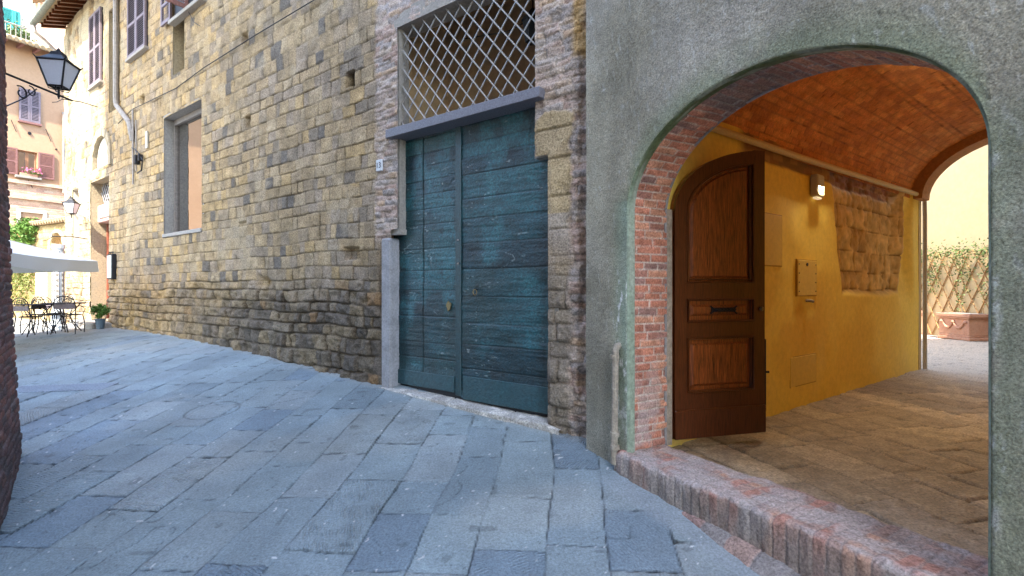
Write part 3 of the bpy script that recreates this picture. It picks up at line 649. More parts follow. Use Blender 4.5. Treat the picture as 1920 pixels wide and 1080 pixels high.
# house number
t, z = st(711, 310, .02); plq = MB().box(S, (t-.055, z-.075, -.005), (t+.055, z+.075, .03), .004).build('number_plate', M_plate)
tagp(plq, 'small pale number plate reading 13 on the wall beside the teal door', 'number plate')
def text(name, s, size, o, ax, nrm, m, parent, ext=.002):
    cu = bpy.data.curves.new(name, 'FONT'); cu.body = s; cu.size = size; cu.align_x = 'CENTER'; cu.align_y = 'CENTER'; cu.extrude = ext
    ob = bpy.data.objects.new(name, cu); COL.objects.link(ob)
    dg = bpy.context.evaluated_depsgraph_get(); me = bpy.data.meshes.new_from_object(ob.evaluated_get(dg)); bpy.data.objects.remove(ob)
    ax = np.array([ax[0], ax[1], 0]); nr = np.array([nrm[0], nrm[1], 0]); V = np.array([v.co[:] for v in me.vertices])
    W = np.array(o)+V[:, :1]*ax+V[:, 1:2]*np.array([0, 0, 1.])+V[:, 2:]*nr
    F = [tuple(p.vertices) for p in me.polygons]; bpy.data.meshes.remove(me)
    return mesh(name, W, F, m, parent)
text('numerals', '13', .105, S(t, z-.005, .033), -SD, SN, M_inkshade, plq)
# menu case
t, z = st(205, 500, .1); mc = thing('menu_case', 'black framed glass menu case fixed to the stone wall by the far doorway', 'menu case', S(t, z-.32, .02))
MB().box(S, (t-.20, z-.33, .0), (t+.20, z+.33, .10), .01).build('case_body', M_iron, mc)
MB().box(S, (t-.16, z-.29, .101), (t+.16, z+.29, .108)).build('menu_sheet', M_paper, mc)
mb = MB()
for i in range(13):
    w = (.10, .13, .08, .12, .05)[i % 5]; mb.box(S, (t-w, z-.25+i*.038, .109), (t+w, z-.243+i*.038, .1105))
mb.build('menu_lines', M_shut, mc)
mb = MB()
for s in (-1, 0, 1): mb.tube([S(t+s*.13+.06*math.cos(a), z+.34+.05*math.sin(a), .06) for a in np.linspace(0, PI, 7)], .009, 5)
mb.build('scroll_crest', M_iron, mc)
# ================================================================ ARCH HOUSE (rough grey-green render) AND ITS PASSAGE
ah = thing('arch_house', 'grey-green roughly rendered house with the wide arched passage entrance', 'building', P(3, -1.5, 0))
AS, AZ, AR, NF, NB = 2.317, .634, .79, -.083, .38      # opening width, spring height, rise, front and back of the wall
def az(s): return AZ+AR*np.sqrt(np.clip(1-((s-AS/2)/(AS/2))**2, 0, 1))
TOP = 5.6
def stc(s, z):
    base = np.broadcast_to(np.array([.275, .26, .20]), s.shape+(3,))
    c = base*(.8+.4*vn(s*2.2, z*2.2, 501, 5))[..., None]
    c = mixc(c, (.34, .325, .29), sst(.45, .7, vn(s*.8, z*.7, 503, 4))*.5)
    c = c*(.80+.40*vn(s*6, z*.9, 541, 4))[..., None]
    c = mixc(c, (.44, .43, .40), sst(.004, .0, np.abs(z-1.9-.35*(s-.05)-.03*np.sin(s*9)))*(s > -.45)*(s < -.22)*.7)
    c = mixc(c, (.13, .125, .10), sst(.003, .0, np.abs(vn(s*1.1+5, z*.8, 543, 4)-.5))*sst(.55, .62, vn(s*.7, z*.7, 545, 2))*.6)
    gm = sst(.30, .0, np.where((s > -.02) & (s < AS), np.abs(z-az(s)), np.where(z < AZ, np.minimum(np.abs(s), np.abs(s-AS)), np.hypot(np.minimum(np.abs(s), np.abs(s-AS)), z-AZ))))
    c = mixc(c, (.17, .22, .13), gm*.55*sst(.25, .6, vn(s*4, z*4, 505, 4)+.15))
    d0 = np.where((s > -.1) & (s < AS), np.abs(z-az(s)), 9); 
    lft = sst(-.20, -.0, s)*(s < .02)*(z < AZ+.1)
    c = mixc(c, (.25, .33, .27), lft*.55)
    chip = sst(.60, .70, vn(s*30, z*14, 507, 3))*sst(.10, .055, np.abs(s+.045))*(z < .25)*sst(-1.6, -.2, z+.6*vn(z*2, z*0, 509, 2)); c = mixc(c, (.62, .64, .62), chip*.9)
    chip = sst(.60, .66, vn(s*26, z*9, 511, 3))*sst(.03, .008, np.abs(s-AS-.012))*(z < AZ); c = mixc(c, (.5, .52, .5), chip*.5)
    # spray of small pale scratches low on both jambs
    sc_ = sst(.72, .80, vn(s*40+z*8, z*9, 513, 3)); c = mixc(c, (.45, .47, .45), sc_*.35)
    c = mixc(c, (.26, .27, .24), sst(-.9, -1.5, z)*.45)
    c = mixc(c, (.22, .24, .20), sst(AS+.05, AS+1.2, s)*.35)
    return c
def sth(s, z):
    e = np.where((s > 0) & (s < AS), z-az(s), np.where(z < AZ, np.minimum(np.abs(s), np.abs(s-AS)), .3)); e = np.clip(e, 0, 1)
    return (.004*(vn(s*1.6, z*1.6, 521, 3)-.5)*4+.010*(vn(s*38, z*38, 523, 3)-.5))*sst(0, .03, e)-.006*sst(.012, 0, e)**2
def wallpatch(Sg, Zg):
    n0, n1 = Sg.shape; p = np.stack(P(Sg, Zg, NF+0*Sg), -1)-np.array([PN[0], PN[1], 0])*sth(Sg, Zg)[..., None]
    idx = np.arange(n0*n1).reshape(n0, n1); F = np.stack([idx[:-1, :-1], idx[:-1, 1:], idx[1:, 1:], idx[1:, :-1]], -1).reshape(-1, 4)
    return p.reshape(-1, 3), F, stc(Sg, Zg).reshape(-1, 3)
pa = []
zl = np.concatenate([np.arange(-2.1, 3.2, .014), np.linspace(3.25, TOP, 20)])
pa.append(wallpatch(*np.meshgrid(np.linspace(-.548, 0, 50), zl)))
pa.append(wallpatch(*np.meshgrid(np.concatenate([AS+np.linspace(0, .9, 80), np.linspace(AS+1, 7.5, 40)]), zl)))
sg = AS/2*(1-np.cos(np.linspace(0, PI, 260))); vv = np.concatenate([np.linspace(0, .32, 130), np.linspace(.34, 1, 24)])
Sg, Vg = np.meshgrid(sg, vv); pa.append(wallpatch(Sg, az(Sg)*(1-Vg)+TOP*Vg))
V = []; F = []; Cc = []; b = 0
for p, f, c in pa: V.append(p); F.append(f+b); Cc.append(c); b += len(p)
# left and right strips above the springing were covered by the full-height grids
mesh('wall', np.concatenate(V), np.concatenate(F), M_stucco, ah, smooth=True, col=np.concatenate(Cc))
mb = MB(); mb.box(P, (-.548, -2.1, NF+.006), (-.50, TOP, .40)); mb.box(P, (-.548, 3.1, .40), (-.50, TOP, 2.6)); mb.box(P, (-.5, 3.1, NB), (7.5, TOP, NB+.25)); mb.box(P, (-.5, 3.1, 2.6), (7.5, TOP, 2.8))
mb.box(P, (AS+.012, -2.1, NB-.02), (7.5, 3.1, NB+.15)); mb.build('inner_walls', M_conc, ah)
MB().box(P, (-.548, TOP, -.4), (7.5, TOP+.3, 3.0)).box(P, (-.5, 3.1, 2.81), (4.4, 3.25, 7.6)).build('roof', M_tile, ah)
# soffit: path up the left jamb, over, and down the right jamb
zj = np.arange(-1.40, AZ, .012); th = np.linspace(PI, 0, 300)
ps = np.concatenate([0*zj, AS/2+AS/2*np.cos(th), AS+0*zj]); pz = np.concatenate([zj, AZ+AR*np.sin(th), zj[::-1]])
k = np.concatenate([[True], np.hypot(np.diff(ps), np.diff(pz)) > 1e-4]); ps = ps[k]; pz = pz[k]
pl_ = np.concatenate([[0], np.cumsum(np.hypot(np.diff(ps), np.diff(pz)))])
tx = np.gradient(ps, pl_); tz = np.gradient(pz, pl_); ns = tz; nz_ = -tx   # normal into the opening
# painted band; over the arch, shading and moss are put into a darker colour
Wd = np.linspace(NF+.0, .004, 9); A2, W2 = np.meshgrid(pl_, Wd)
def spos(u, v): return np.stack(P(np.interp(u, pl_, ps), np.interp(u, pl_, pz), v), -1)
def snor(u, v):
    a = np.interp(u, pl_, ns); b = np.interp(u, pl_, nz_); return np.stack([PD[0]*a, PD[1]*a, b], -1)
hgt = .010+.006*(vn(A2*3, W2*8, 531, 3)-.5)-.012*sst(NF+.012, NF, W2)-.010*sst(-.008, .004, W2)
band = relief('painted_band', pl_, Wd, spos, snor, hgt, mixc(mixc(np.full(A2.shape+(3,), (.22, .28, .215)), (.075, .10, .045), sst(2.0, 2.6, A2)*sst(pl_[-1]-1.9, pl_[-1]-2.5, A2)), (.30, .33, .28), sst(.5, .7, vn(A2*4, W2*30, 541, 3))*.5), M_green, ah)
# brick soffit
Wd = np.arange(-.004, NB+.001, .008); A2, W2 = np.meshgrid(pl_, Wd)
ci, bi, du, dv, fu, fv = masonry(W2, A2, 61, (.062, .073), (.17, .26), .008, v0=-1, v1=8, u0=-1, u1=2, running=True)
r1 = h2(ci, bi, 1); r2 = h2(ci, bi, 2); n1 = vn(A2*14, W2*14, 63, 4)
j = sst(.001, .009, np.minimum(du, dv)+.006*(vn(A2*30, W2*30, 65, 2)-.5))
hgt = (j-1)*.009+(r1-.5)*.010+(n1-.5)*.018
c = pick(r2, [(.42, .18, .12), (.36, .15, .10), (.31, .15, .115), (.46, .23, .15), (.24, .14, .12)], [3, 3, 2, 2, 1.4])*(.6+.8*n1)[..., None]
whit = np.where(A2 < 1.1, sst(1.3, .1, A2), 0)*sst(.40, .62, vn(A2*5, W2*9, 67, 4)); c = mixc(c, (.36, .30, .29), whit*.75)
c = mixc(c, (.50, .45, .39), (1-j)*.85)
c = mixc(c, (.15, .15, .15), sst(2.9, 3.2, A2)*sst(3.9, 3.5, A2)*.6)
reliefo = relief('brick_soffit', pl_, Wd, spos, snor, hgt, c, M_brick, ah)
# inner face strip of the arch (door rebate), a ring of plaster
mb = MB()
for i in range(0, len(pl_)-4, 4):
    a, b_ = i, min(i+4, len(pl_)-1)
    def off(q, e): return (ps[q]-ns[q]*e, pz[q]-nz_[q]*e)
    mb.prism([off(a, 0), off(b_, 0), off(b_, .35), off(a, .35)][::-1], P, NB-.02, NB+.006)
mb.build('inner_arch_ring', M_conc, ah)

# passage walls
s0, s1, WP = -.30, 7.63, 3.0; SPR = 1.62
fbase = ZF-.06
U = np.arange(s0, s1+.001, .022); V = np.concatenate([np.arange(fbase, SPR+.12, .022)]); U2, V2 = np.meshgrid(U, V)
def niche_edge(u, v):
    """signed distance inside the stone niche"""
    w = .10*(vn(u*2.2, v*2.2, 601, 3)-.5)
    left = 3.72+.30*sst(1.6, -.2, v)+w; right = 6.80-.18*sst(1.0, -.3, v)+w*.3; bot = -.12+w*.8
    return np.minimum.reduce([u-left, right-u, v-bot])
e = niche_edge(U2, V2); ins = sst(-.01, .10, e)
rev = sst(6.0, 6.9, U2)
hgt = .022*(vn(U2*1.1, V2*1.1, 603, 3)-.5)*2-ins*.13*(1-sst(6.35, 6.85, U2))-sst(6.45, 6.62, U2)*sst(7.25, 6.95, U2)*sst(-.45, .35, V2)*.12*(1-ins)
ci, bi, du, dv, fu, fv = masonry(U2, V2, 63, (.26, .36), (.35, .75), .03)
q2 = h2(ci, bi, 5); gn = vn(U2*9, V2*9, 605, 4); js = sst(0, .014, np.minimum(du, dv)+.02*(gn-.5))
hs = (js-1)*.022+(gn-.5)*.05+(vn(U2*26, V2*26, 615, 3)-.5)*.02
hgt += ins*(hs+.03)
cy = np.broadcast_to(np.array([.90, .66, .13]), U2.shape+(3,))
cy = mixc(cy, (.80, .52, .08), sst(.45, .72, vn(U2*.8, V2*.9, 607, 5))*.7)
cy = mixc(cy, (.72, .42, .06), sst(.45, .6, vn(U2*1.6+3, V2*1.6, 609, 5))*sst(1.3, .2, np.hypot((U2-2.8), (V2+.35)*1.1))*.8)
cy = mixc(cy, (.84, .64, .20), sst(.5, .75, vn(U2*.9, V2*.8, 611, 4))*.5)
cstn = pick(q2, [(.62, .42, .17), (.54, .35, .135), (.68, .48, .20)], [3, 2, 2])*(.55+.9*gn)[..., None]
cstn = mixc(cstn, (.16, .08, .03), (1-js)*.7)
c = mixc(cy, cstn, ins)
# exposed brick line below the rail
rl = sst(1.36, 1.42, V2+.06*(vn(U2*3, V2*0, 613, 3)-.5))*sst(2.2, 2.5, U2)*0+sst(1.42, 1.47, V2+.07*(vn(U2*3, V2*0, 613, 3)-.5))*sst(1.2, 1.5, U2)*sst(6.6, 6.2, U2)
hgt -= rl*.03; bi2 = masonry(U2, V2, 65, (.06, .08), (.2, .26), .01); c = mixc(c, pick(h2(bi2[0], bi2[1], 3), [(.25, .10, .05), (.33, .17, .07), (.18, .09, .05)], [1, 1, 1]), rl*.9)
pw = relief('passage_wall', U, V, lambda u, v: np.stack(Y(u, v, 0*u), -1), lambda u, v: np.broadcast_to(np.array([YW[0], YW[1], 0]), u.shape+(3,)), hgt, c, M_yel, ah)
U = np.arange(-.2, s1, .1); V = np.arange(fbase, SPR+.1, .1); U2, V2 = np.meshgrid(U, V)
relief('passage_wall', U[::-1], V, lambda u, v: np.stack(Y(u, v, WP+0*u), -1), lambda u, v: np.broadcast_to(np.array([-YW[0], -YW[1], 0]), u.shape+(3,)), .02*vn(U2, V2, 7, 2), np.full(U2.shape+(3,), (.66, .42, .08)), M_yel, ah)
# end faces of the passage walls and solid masses behind them
mb = MB(); mb.box(Y, (.35, -2.0, -.75), (s1+.0, 3.3, -.35)); mb.box(Y, (s1-.10, -2.0, -.35), (s1-.0, 3.3, -.04)); mb.box(Y, (-1.2, -2.0, WP+.06), (s1+.02, 3.3, WP+2.4)); mb.build('courtyard_front', M_cream, ah)
mb = MB(); mb.box(Y, (s1-.12, fbase, -.1), (s1+.015, 1.62, .012)); mb.build('corner_render', M_ypipe if 0 else M_cream, ah)
# vault
av = np.linspace(0, PI, 190); ux = WP/2-(WP/2+.03)*np.cos(av); uz = SPR-.02+1.06*np.sin(av); la = np.concatenate([[0], np.cumsum(np.hypot(np.diff(ux), np.diff(uz)))])
U = np.arange(-.75, s1, .022); U2, A2 = np.meshgrid(U, la)
ci, bi, du, dv, fu, fv = masonry(U2, A2, 71, (.072, .084), (.20, .24), .012, running=True, v0=-1, v1=7, u0=-2, u1=9)
r1 = h2(ci, bi, 1); r2 = h2(ci, bi, 2); n1 = vn(U2*10, A2*10, 73, 4); n2 = vn(U2*.8, A2*.8, 74, 4)
j = sst(.001, .012, np.minimum(du, dv)+.008*(n1-.5))
hgt = (j-1)*.008*sst(.3, .6, n1+.1)+(r1-.5)*.012*(r2 > .35)+(n1-.5)*.012
c = pick(r2, [(.66, .27, .085), (.60, .23, .07), (.70, .31, .10), (.54, .21, .075)], [3, 3, 2, 1.5])*(.7+.55*n1)[..., None]*(.85+.3*n2)[..., None]
c = mixc(c, (.30, .13, .06), (1-j)*.6); c = mixc(c, (.16, .05, .02), sst(.003, .0, np.minimum(du, dv))*(r1 > .6)*.8)
vna = np.arctan2(np.gradient(uz, la), np.gradient(ux, la))
relief('brick_vault', U, la, lambda u, v: np.stack(Y(np.maximum(u, -.31-.129*np.interp(v, la, ux)), np.interp(v, la, uz), np.interp(v, la, ux)), -1),
       lambda u, v: np.stack([YW[0]*np.interp(v, la, np.sin(vna)), YW[1]*np.interp(v, la, np.sin(vna)), -np.interp(v, la, np.cos(vna))], -1), hgt, c, M_vault, ah)
# far arch ring, narrower than the vault
mb = MB(); ri = 1.5-.13; K = 26
for i in range(K):
    a0, a1 = PI*i/K, PI*(i+1)/K
    def pt(a, r, zr): return (WP/2-r*math.cos(a), SPR-.03+zr*math.sin(a))
    mb.prism([pt(a0, ri, .93), pt(a1, ri, .93), pt(a1, 1.6, 1.16), pt(a0, 1.6, 1.16)][::-1], lambda u, v, w: Y(w, v, u), s1-.42, s1+.01)
fa = mb.build('far_arch', mat('plastered_brick', (.42, .20, .09), fine=.25, fs=25, bump=.6, bs=30, bd=.02, rough=.9, big=.5, bigs=4, bigc=(.5, .30, .13)), ah)
mb = MB(); K = 30
poly = [(WP/2-1.62*math.cos(PI*i/K), SPR-.03+1.1*math.sin(PI*i/K)) for i in range(K+1)]
for i in range(K): (x0, z0), (x1, z1) = poly[i], poly[i+1]; mb.prism([(x0, z0), (x1, z1), (x1, 3.3), (x0, 3.3)][::-1], lambda u, v, w: Y(w, v, u), s1-.1, s1+.005)
mb.build('courtyard_front', M_cream, ah)
# rail pipe along the springing
mb = MB(); a = (.95, 1.60); mb.tube([Y(-.28, 1.60, .045), Y(2.6, 1.605, .05), Y(s1-.05, 1.675, .05)], .038, 10)
for s in (1.2, 3.4, 5.4, 7.3): mb.tube([Y(s, 1.60+.01*s, .0), Y(s, 1.60+.01*s, .05)], .02, 6)
mb.build('ceiling_rail', M_ypipe, ah)
mb = MB(); mb.tube([Y(s1-.02, 1.70, .03), Y(s1+.05, 1.62, .05), Y(s1+.07, 1.3, .05), Y(s1+.07, fbase, .05)], .035, 8); mb.build('downpipe', M_white, ah)
# hatches on the yellow wall
def yt(px, py, d=0):
    r = (px-960)/950; ox = Y0[0]+YW[0]*d; oy = Y0[1]+YW[1]*d; t = (ox-r*oy)/(r*YD[1]-YD[0]); return t, (540-py)/950*(oy+YD[1]*t)
M_hat = mat('painted_hatch', (.76, .54, .10), fine=.1, fs=20, bump=.15, rough=.6, big=.3, bigs=3, bigc=(.68, .44, .07))
def hatch(px0, px1, pyt, pyb, frame=0, screws=False):
    a, z1 = yt(px0, pyt, .03); b, _ = yt(px1, pyb, .03); _, z0 = yt(px0, pyb, .03)
    mb = MB(); mb.box(Y, (a, z0, -.02), (b, z1, .013), .003); o = mb.build('wall_hatch', M_hat, ah)
    m2 = MB(); f = .012
    m2.box(Y, (a-f, z0-f, -.02), (b+f, z1+f, .009)); m2.build('hatch_gap', mat('hatch_gap', (.50, .30, .05), fine=.1, bump=0) if 'hatch_gap' not in MATS else MATS['hatch_gap'], o)
    if screws:
        m3 = MB()
        for i in range(4):
            for x in (a+.03, b-.03): z = z0+.05+(z1-z0-.1)*i/3; MB().tube([Y(x, z, .01), Y(x, z, .018)], .008, 6).build('screw', M_iron, o)
        m3 = MB(); m3.tube([Y((a+b)/2-.02, z1-.05, .01), Y((a+b)/2-.02, z1-.05, .025)], .02, 8); m3.build('lock', M_iron, o)
hatch(1425, 1469, 397, 496); hatch(1499, 1534, 487, 554, screws=True); hatch(1485, 1533, 672, 727)
a, z = yt(1516, 564, .03); MB().tube([Y(a, z, 0), Y(a, z, .06), Y(a+.03, z-.01, .075)], .018, 8).build('stub_pipe', M_pipe, ah)
# passage wall lamp
a, z = yt(1534, 350, .06); wl = thing('wall_lamp', 'plain pale box lamp on the ochre passage wall under the rail', 'wall lamp', Y(a, z-.12, 0))
MB().box(Y, (a-.10, z-.13, .0), (a+.10, z+.15, .10), .015).build('lamp_body', M_greyp, wl); MB().box(Y, (a-.07, z-.16, .02), (a+.07, z-.135, .08), .008).build('lamp_lens', mat('lens_added_glow', (.9, .8, .6), fine=0, bump=0, emis=(1, .8, .5, .06)), wl)  # slight lens glow is added; the fixture is unlit
ll = bpy.data.lights.new('passage_fill', 'AREA'); ll.energy = 9; ll.color = (1, .84, .62); ll.shape = 'RECTANGLE'; ll.size = .18; ll.size_y = .25  # area light added in front of the unlit lamp to brighten the passage
lo = bpy.data.objects.new('passage_fill', ll); COL.objects.link(lo); q = Y(a, z+.01, .106); lo.rotation_euler = Vector((-YW[0], -YW[1], .5)).to_track_quat('Z', 'Y').to_euler(); lo.parent = wl; lo.location = np.array(q)+np.array([0, 0, H])-np.array(wl.location)

# passage floor and courtyard ground
rs = np.linspace(.16, 1.7, 620); ds = np.exp(np.linspace(math.log(1.7), math.log(24), 470)); RR, DD = np.meshgrid(rs, ds); X = RR*DD; Yc = DD
ang = -math.atan2(.24, 1)
U, V, ci, bi, du, dv = flags(X, Yc, 23, (.34, .48), (.45, 1.0), ang, .06)
r1 = h2(ci, bi, 1); r2 = h2(ci, bi, 2); n1 = vn(X*12, Yc*12, 25, 4); n2 = vn(X*2, Yc*2, 27, 4)
edge = np.minimum(du, dv)+.012*(n1-.5); j = sst(.002, .02, edge)
hgt = (j-1)*.016+(r1-.5)*.012+(n1-.5)*.022+(n2-.5)*.02
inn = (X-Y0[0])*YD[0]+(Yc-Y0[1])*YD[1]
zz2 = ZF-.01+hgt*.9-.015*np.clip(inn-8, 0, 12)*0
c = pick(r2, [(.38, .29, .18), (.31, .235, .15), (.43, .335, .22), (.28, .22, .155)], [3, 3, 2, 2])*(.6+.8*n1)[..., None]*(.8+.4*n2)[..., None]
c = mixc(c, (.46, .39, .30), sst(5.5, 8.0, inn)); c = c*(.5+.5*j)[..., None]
pos = np.stack([X, Yc, zz2], -1); n0, n1_ = X.shape; idx = np.arange(X.size).reshape(n0, n1_); F = np.stack([idx[:-1, :-1], idx[:-1, 1:], idx[1:, 1:], idx[1:, :-1]], -1)
nP = (X-L0[0])*PN[0]+(Yc-L0[1])*PN[1]; sP = (X-L0[0])*PD[0]+(Yc-L0[1])*PD[1]
k1 = (inn < 7.9) & (nP > .2) & (sP > -1.2); k2 = (inn >= 7.9) & (nP > 0) & (X < 14.5)
o = mesh('passage_floor', pos.reshape(-1, 3), F[k1[:-1, :-1]].reshape(-1, 4), M_floor, smooth=True, col=c); tagp(o, 'worn brown flagstone floor of the vaulted passage', 'floor', kind='structure')
o = mesh('courtyard_ground', pos.reshape(-1, 3), F[k2[:-1, :-1]].reshape(-1, 4), M_floor, smooth=True, col=c); tagp(o, 'pale stone paving of the courtyard beyond the passage', 'paving', kind='structure')
# brick doorstep across the arch: soldier bricks
U = np.arange(-.10, 4.2, .0075); V = np.concatenate([np.linspace(0, .22, 24), np.linspace(.23, .78, 62), np.linspace(.80, .86, 5)])   # v: up the riser, over the tread
U2, V2 = np.meshgrid(U, V); rb = np.clip((V2-.15)/.10, 0, 1); aq = rb*PI/2; zr = -1.385
n = np.where(V2 < .15, -.135, np.where(V2 < .25, -.135+.045*(1-np.cos(aq)), -.09+(V2-.25)*.93)); z = np.where(V2 < .15, zr-.045-(.15-V2)*2.2, np.where(V2 < .25, zr-.045+.045*np.sin(aq), zr-.06*sst(.72, .86, V2)))
ub = U2+.012*(vn(U2*3, V2*6, 701, 2)-.5); bw_ = .078; bi = np.floor(ub/bw_).astype(int); du = np.minimum(ub-bi*bw_, (bi+1)*bw_-ub)
rowi = (V2 > .52).astype(int); dj = np.abs(V2-.52)
q1 = h2(bi, rowi, 7); q2 = h2(bi, rowi, 8); n1 = vn(U2*13, V2*13, 703, 4)
j = sst(.001, .012, np.minimum(du, dj)+.008*(n1-.5)); wr = sst(.4, .7, vn(U2*2.2, V2*3, 705, 3))
hgt = (j-1)*.006*(.4+.6*wr)+(q1-.5)*.010+(n1-.5)*.026+(vn(U2*2, V2*2, 707, 3)-.5)*.03
c = pick(q2, [(.38, .22, .19), (.34, .25, .23), (.31, .23, .215), (.42, .27, .21), (.33, .28, .27)], [3, 3, 2, 1.2, 2])*(.65+.7*n1)[..., None]
c = c*np.array([.95, .88, .80]); c = mixc(c, (.36, .325, .31), sst(.36, .60, vn(U2*5, V2*8, 709, 4))*.8); c = mixc(c, (.28, .25, .23), (1-j)*.5)
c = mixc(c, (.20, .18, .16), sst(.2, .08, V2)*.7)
d1 = np.where(V2 < .15, 0, np.where(V2 < .25, aq, PI/2)); co = np.cos(d1); si = np.sin(d1)
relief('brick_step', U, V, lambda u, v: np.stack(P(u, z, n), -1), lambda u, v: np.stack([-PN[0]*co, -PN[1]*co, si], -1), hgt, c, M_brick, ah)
# lower worn plinth course in front of the step
U = np.arange(.3, 4.2, .012); V = np.linspace(0, 1, 22); U2, V2 = np.meshgrid(U, V)
w_ = .02+.15*sst(.3, 1.6, U2); nn = -.13-w_*(1-np.clip(V2*1.6, 0, 1))*1.0; xx, yy, _ = P(U2, 0*U2, nn)
zg = gz(xx, yy)+.075*np.clip(1-np.clip((1-V2*1.6), 0, 1)**3, 0, 1)*sst(.3, 1.2, U2)-.02
n1 = vn(U2*12, V2*4, 721, 4); bi = np.floor(U2/.21).astype(int); du = np.minimum(U2-bi*.21, (bi+1)*.21-U2); j = sst(0, .012, du)
c = pick(h2(bi, bi*0, 9), [(.24, .16, .14), (.2, .18, .17), (.27, .19, .16)], [2, 2, 1])*(.6+.8*n1)[..., None]
relief('plinth_course', U, V, lambda u, v: np.stack([xx, yy, zg], -1), lambda u, v: np.broadcast_to(np.array([0, 0, 1.]), u.shape+(3,)), (j-1)*.01+(n1-.5)*.02, c, M_brick, ah)

# gas pipe at the left of the arch
def pt_(px, py, n): r = (px-960)/950; ox = L0[0]+PN[0]*n; oy = L0[1]+PN[1]*n; s = (ox-r*oy)/(r*PD[1]-PD[0]); return s, (540-py)/950*(oy+PD[1]*s)
gp = thing('wall_pipe', 'short weathered metal pipe standing against the rendered wall left of the arch', 'pipe', P(-.17, -1.55, NF-.05))
a, zt_ = pt_(1153, 650, NF-.05); _, zb_ = pt_(1150, 862, NF-.05)
mb = MB(); mb.tube([P(a, zt_+.01, NF+.01), P(a, zt_, NF-.03), P(a+.002, zt_-.04, NF-.045), P(a-.004, -.9, NF-.045), P(a-.01, zb_-.03, NF-.05)], .029, 10); mb.build('pipe', M_pipe, gp)
for z in (zt_-.07, zb_+.24, zb_+.13): MB().tube([P(a-.004, z, NF-.047), P(a-.004, z-.035, NF-.047)], .040, 10).build('pipe_collar', M_pipe, gp)
mb = MB(); mb.tube([P(a-.05, zt_-.05, NF-.006), P(a-.05, zb_, NF-.006)], .009, 5); mb.build('cable', M_iron, gp)

# ================================================================ THE OPEN WOODEN DOOR LEAF
hA = np.array([1.484, 4.666]); hB = np.array([2.437, 4.927]); LD = (hB-hA)/np.linalg.norm(hB-hA); LW = float(np.linalg.norm(hB-hA)); LN = np.array([LD[1], -LD[0]])
W = mk(hA, LD, LN)
lb, lt, ls = -1.39, 1.325, .70            # bottom, top at the meeting side, springing at the hinge side
wd = thing('wooden_door', 'dark brown panelled door leaf with half-arched top standing open in the passage', 'door', (hA[0], hA[1], lb))
def arc(inset, n=26, x0=0, x1=None):
    """arched top curve from hinge side to meeting side, inset from the leaf outline"""
    x1 = LW if x1 is None else x1; a = LW+.04-inset; b = lt-ls-inset
    out = []
    for th in np.linspace(0, PI/2, n): out.append((LW+.04-a*math.cos(th)-.0, ls+b*math.sin(th)))
    return [(x, z) for x, z in out if x <= x1+1e-6]+[(x1, ls+b*math.sqrt(max(0, 1-((LW+.04-x1)/a)**2)))]
ip = (.135, .86, -.10)
th_ = .055
body = [(0.0, lb), (LW, lb)]+arc(0)[::-1]+[(0.0, ls)]
# core board, recessed, then stiles and rails on it
MB().prism(body, W, -th_, .0).build('core_panel', M_wood, wd)
def framepiece(poly, w0, w1, name='frame', m=M_wood2, parent=wd): return MB().prism(poly, W, w0, w1).build(name, m, parent)
x0, x1 = .125, LW-.10; xr = LW-.115
stile = .125
ou = arc(0); inn_ = [(x, z) for x, z in arc(stile) if x <= LW-stile]
mb = MB(); k = min(len(ou), len(inn_))
oi = [ou[int(round(i*(len(ou)-1)/23))] for i in range(24)]; ii = [inn_[int(round(i*(len(inn_)-1)/23))] for i in range(24)]
for i in range(23): mb.prism([ii[i], ii[i+1], oi[i+1], oi[i]], W, .0005, .028)
mb.prism([(0.0, lb+.25), (stile, lb+.25), (stile, ls), (0.0, ls)], W, .0005, .028)
mb.prism([(LW-stile, lb+.25), (LW, lb+.25), (LW, oi[-1][1]-.0), (LW-stile, oi[-1][1]-.0)], W, .001, .0285)
for z0, z1 in ((lb+.25, lb+.42), (-.46, -.315), (.02-.12, .05)): mb.prism([(stile-.001, z0), (LW-stile+.001, z0), (LW-stile+.001, z1), (stile-.001, z1)], W, .001, .0272)
mb.build('stiles_and_rails', M_wood2, wd)
MB().box(W, (-.005, lb-.0, .0005), (LW+.004, lb+.265, .045), .006).build('kick_board', M_wood2, wd)
def moulding(poly, parent, w=.022, h=.016, wz=.028):
    mb = MB(); n = len(poly); cx = sum(p[0] for p in poly)/n; cz = sum(p[1] for p in poly)/n
    mb.tube([W(x, z, wz) for x, z in poly], w*.5, 5, closed=True); ins2 = [(x+(cx-x)*.06, z+(cz-z)*.03) for x, z in poly]
    mb.tube([W(x, z, wz*.45) for x, z in ins2], w*.55, 5, closed=True); return mb.build('moulding', M_wood2, parent)
bx0, bx1 = stile+.006, LW-stile-.006
pA = [(bx0, .056), (bx1, .056)]+[(x, z) for x, z in [(q[0], q[1]) for q in arc(stile+.006) if q[0] <= bx1]][::-1]
pA[2:3] = [(bx1, ls+(lt-ls-stile-.006)*math.sqrt(max(0, 1-((LW+.04-bx1)/(LW+.04-stile-.006))**2)))]
pB = [(bx0, -.31), (bx1, -.31), (bx1, -.105), (bx0, -.105)]; pC = [(bx0, lb+.425), (bx1, lb+.425), (bx1, -.465), (bx0, -.465)]
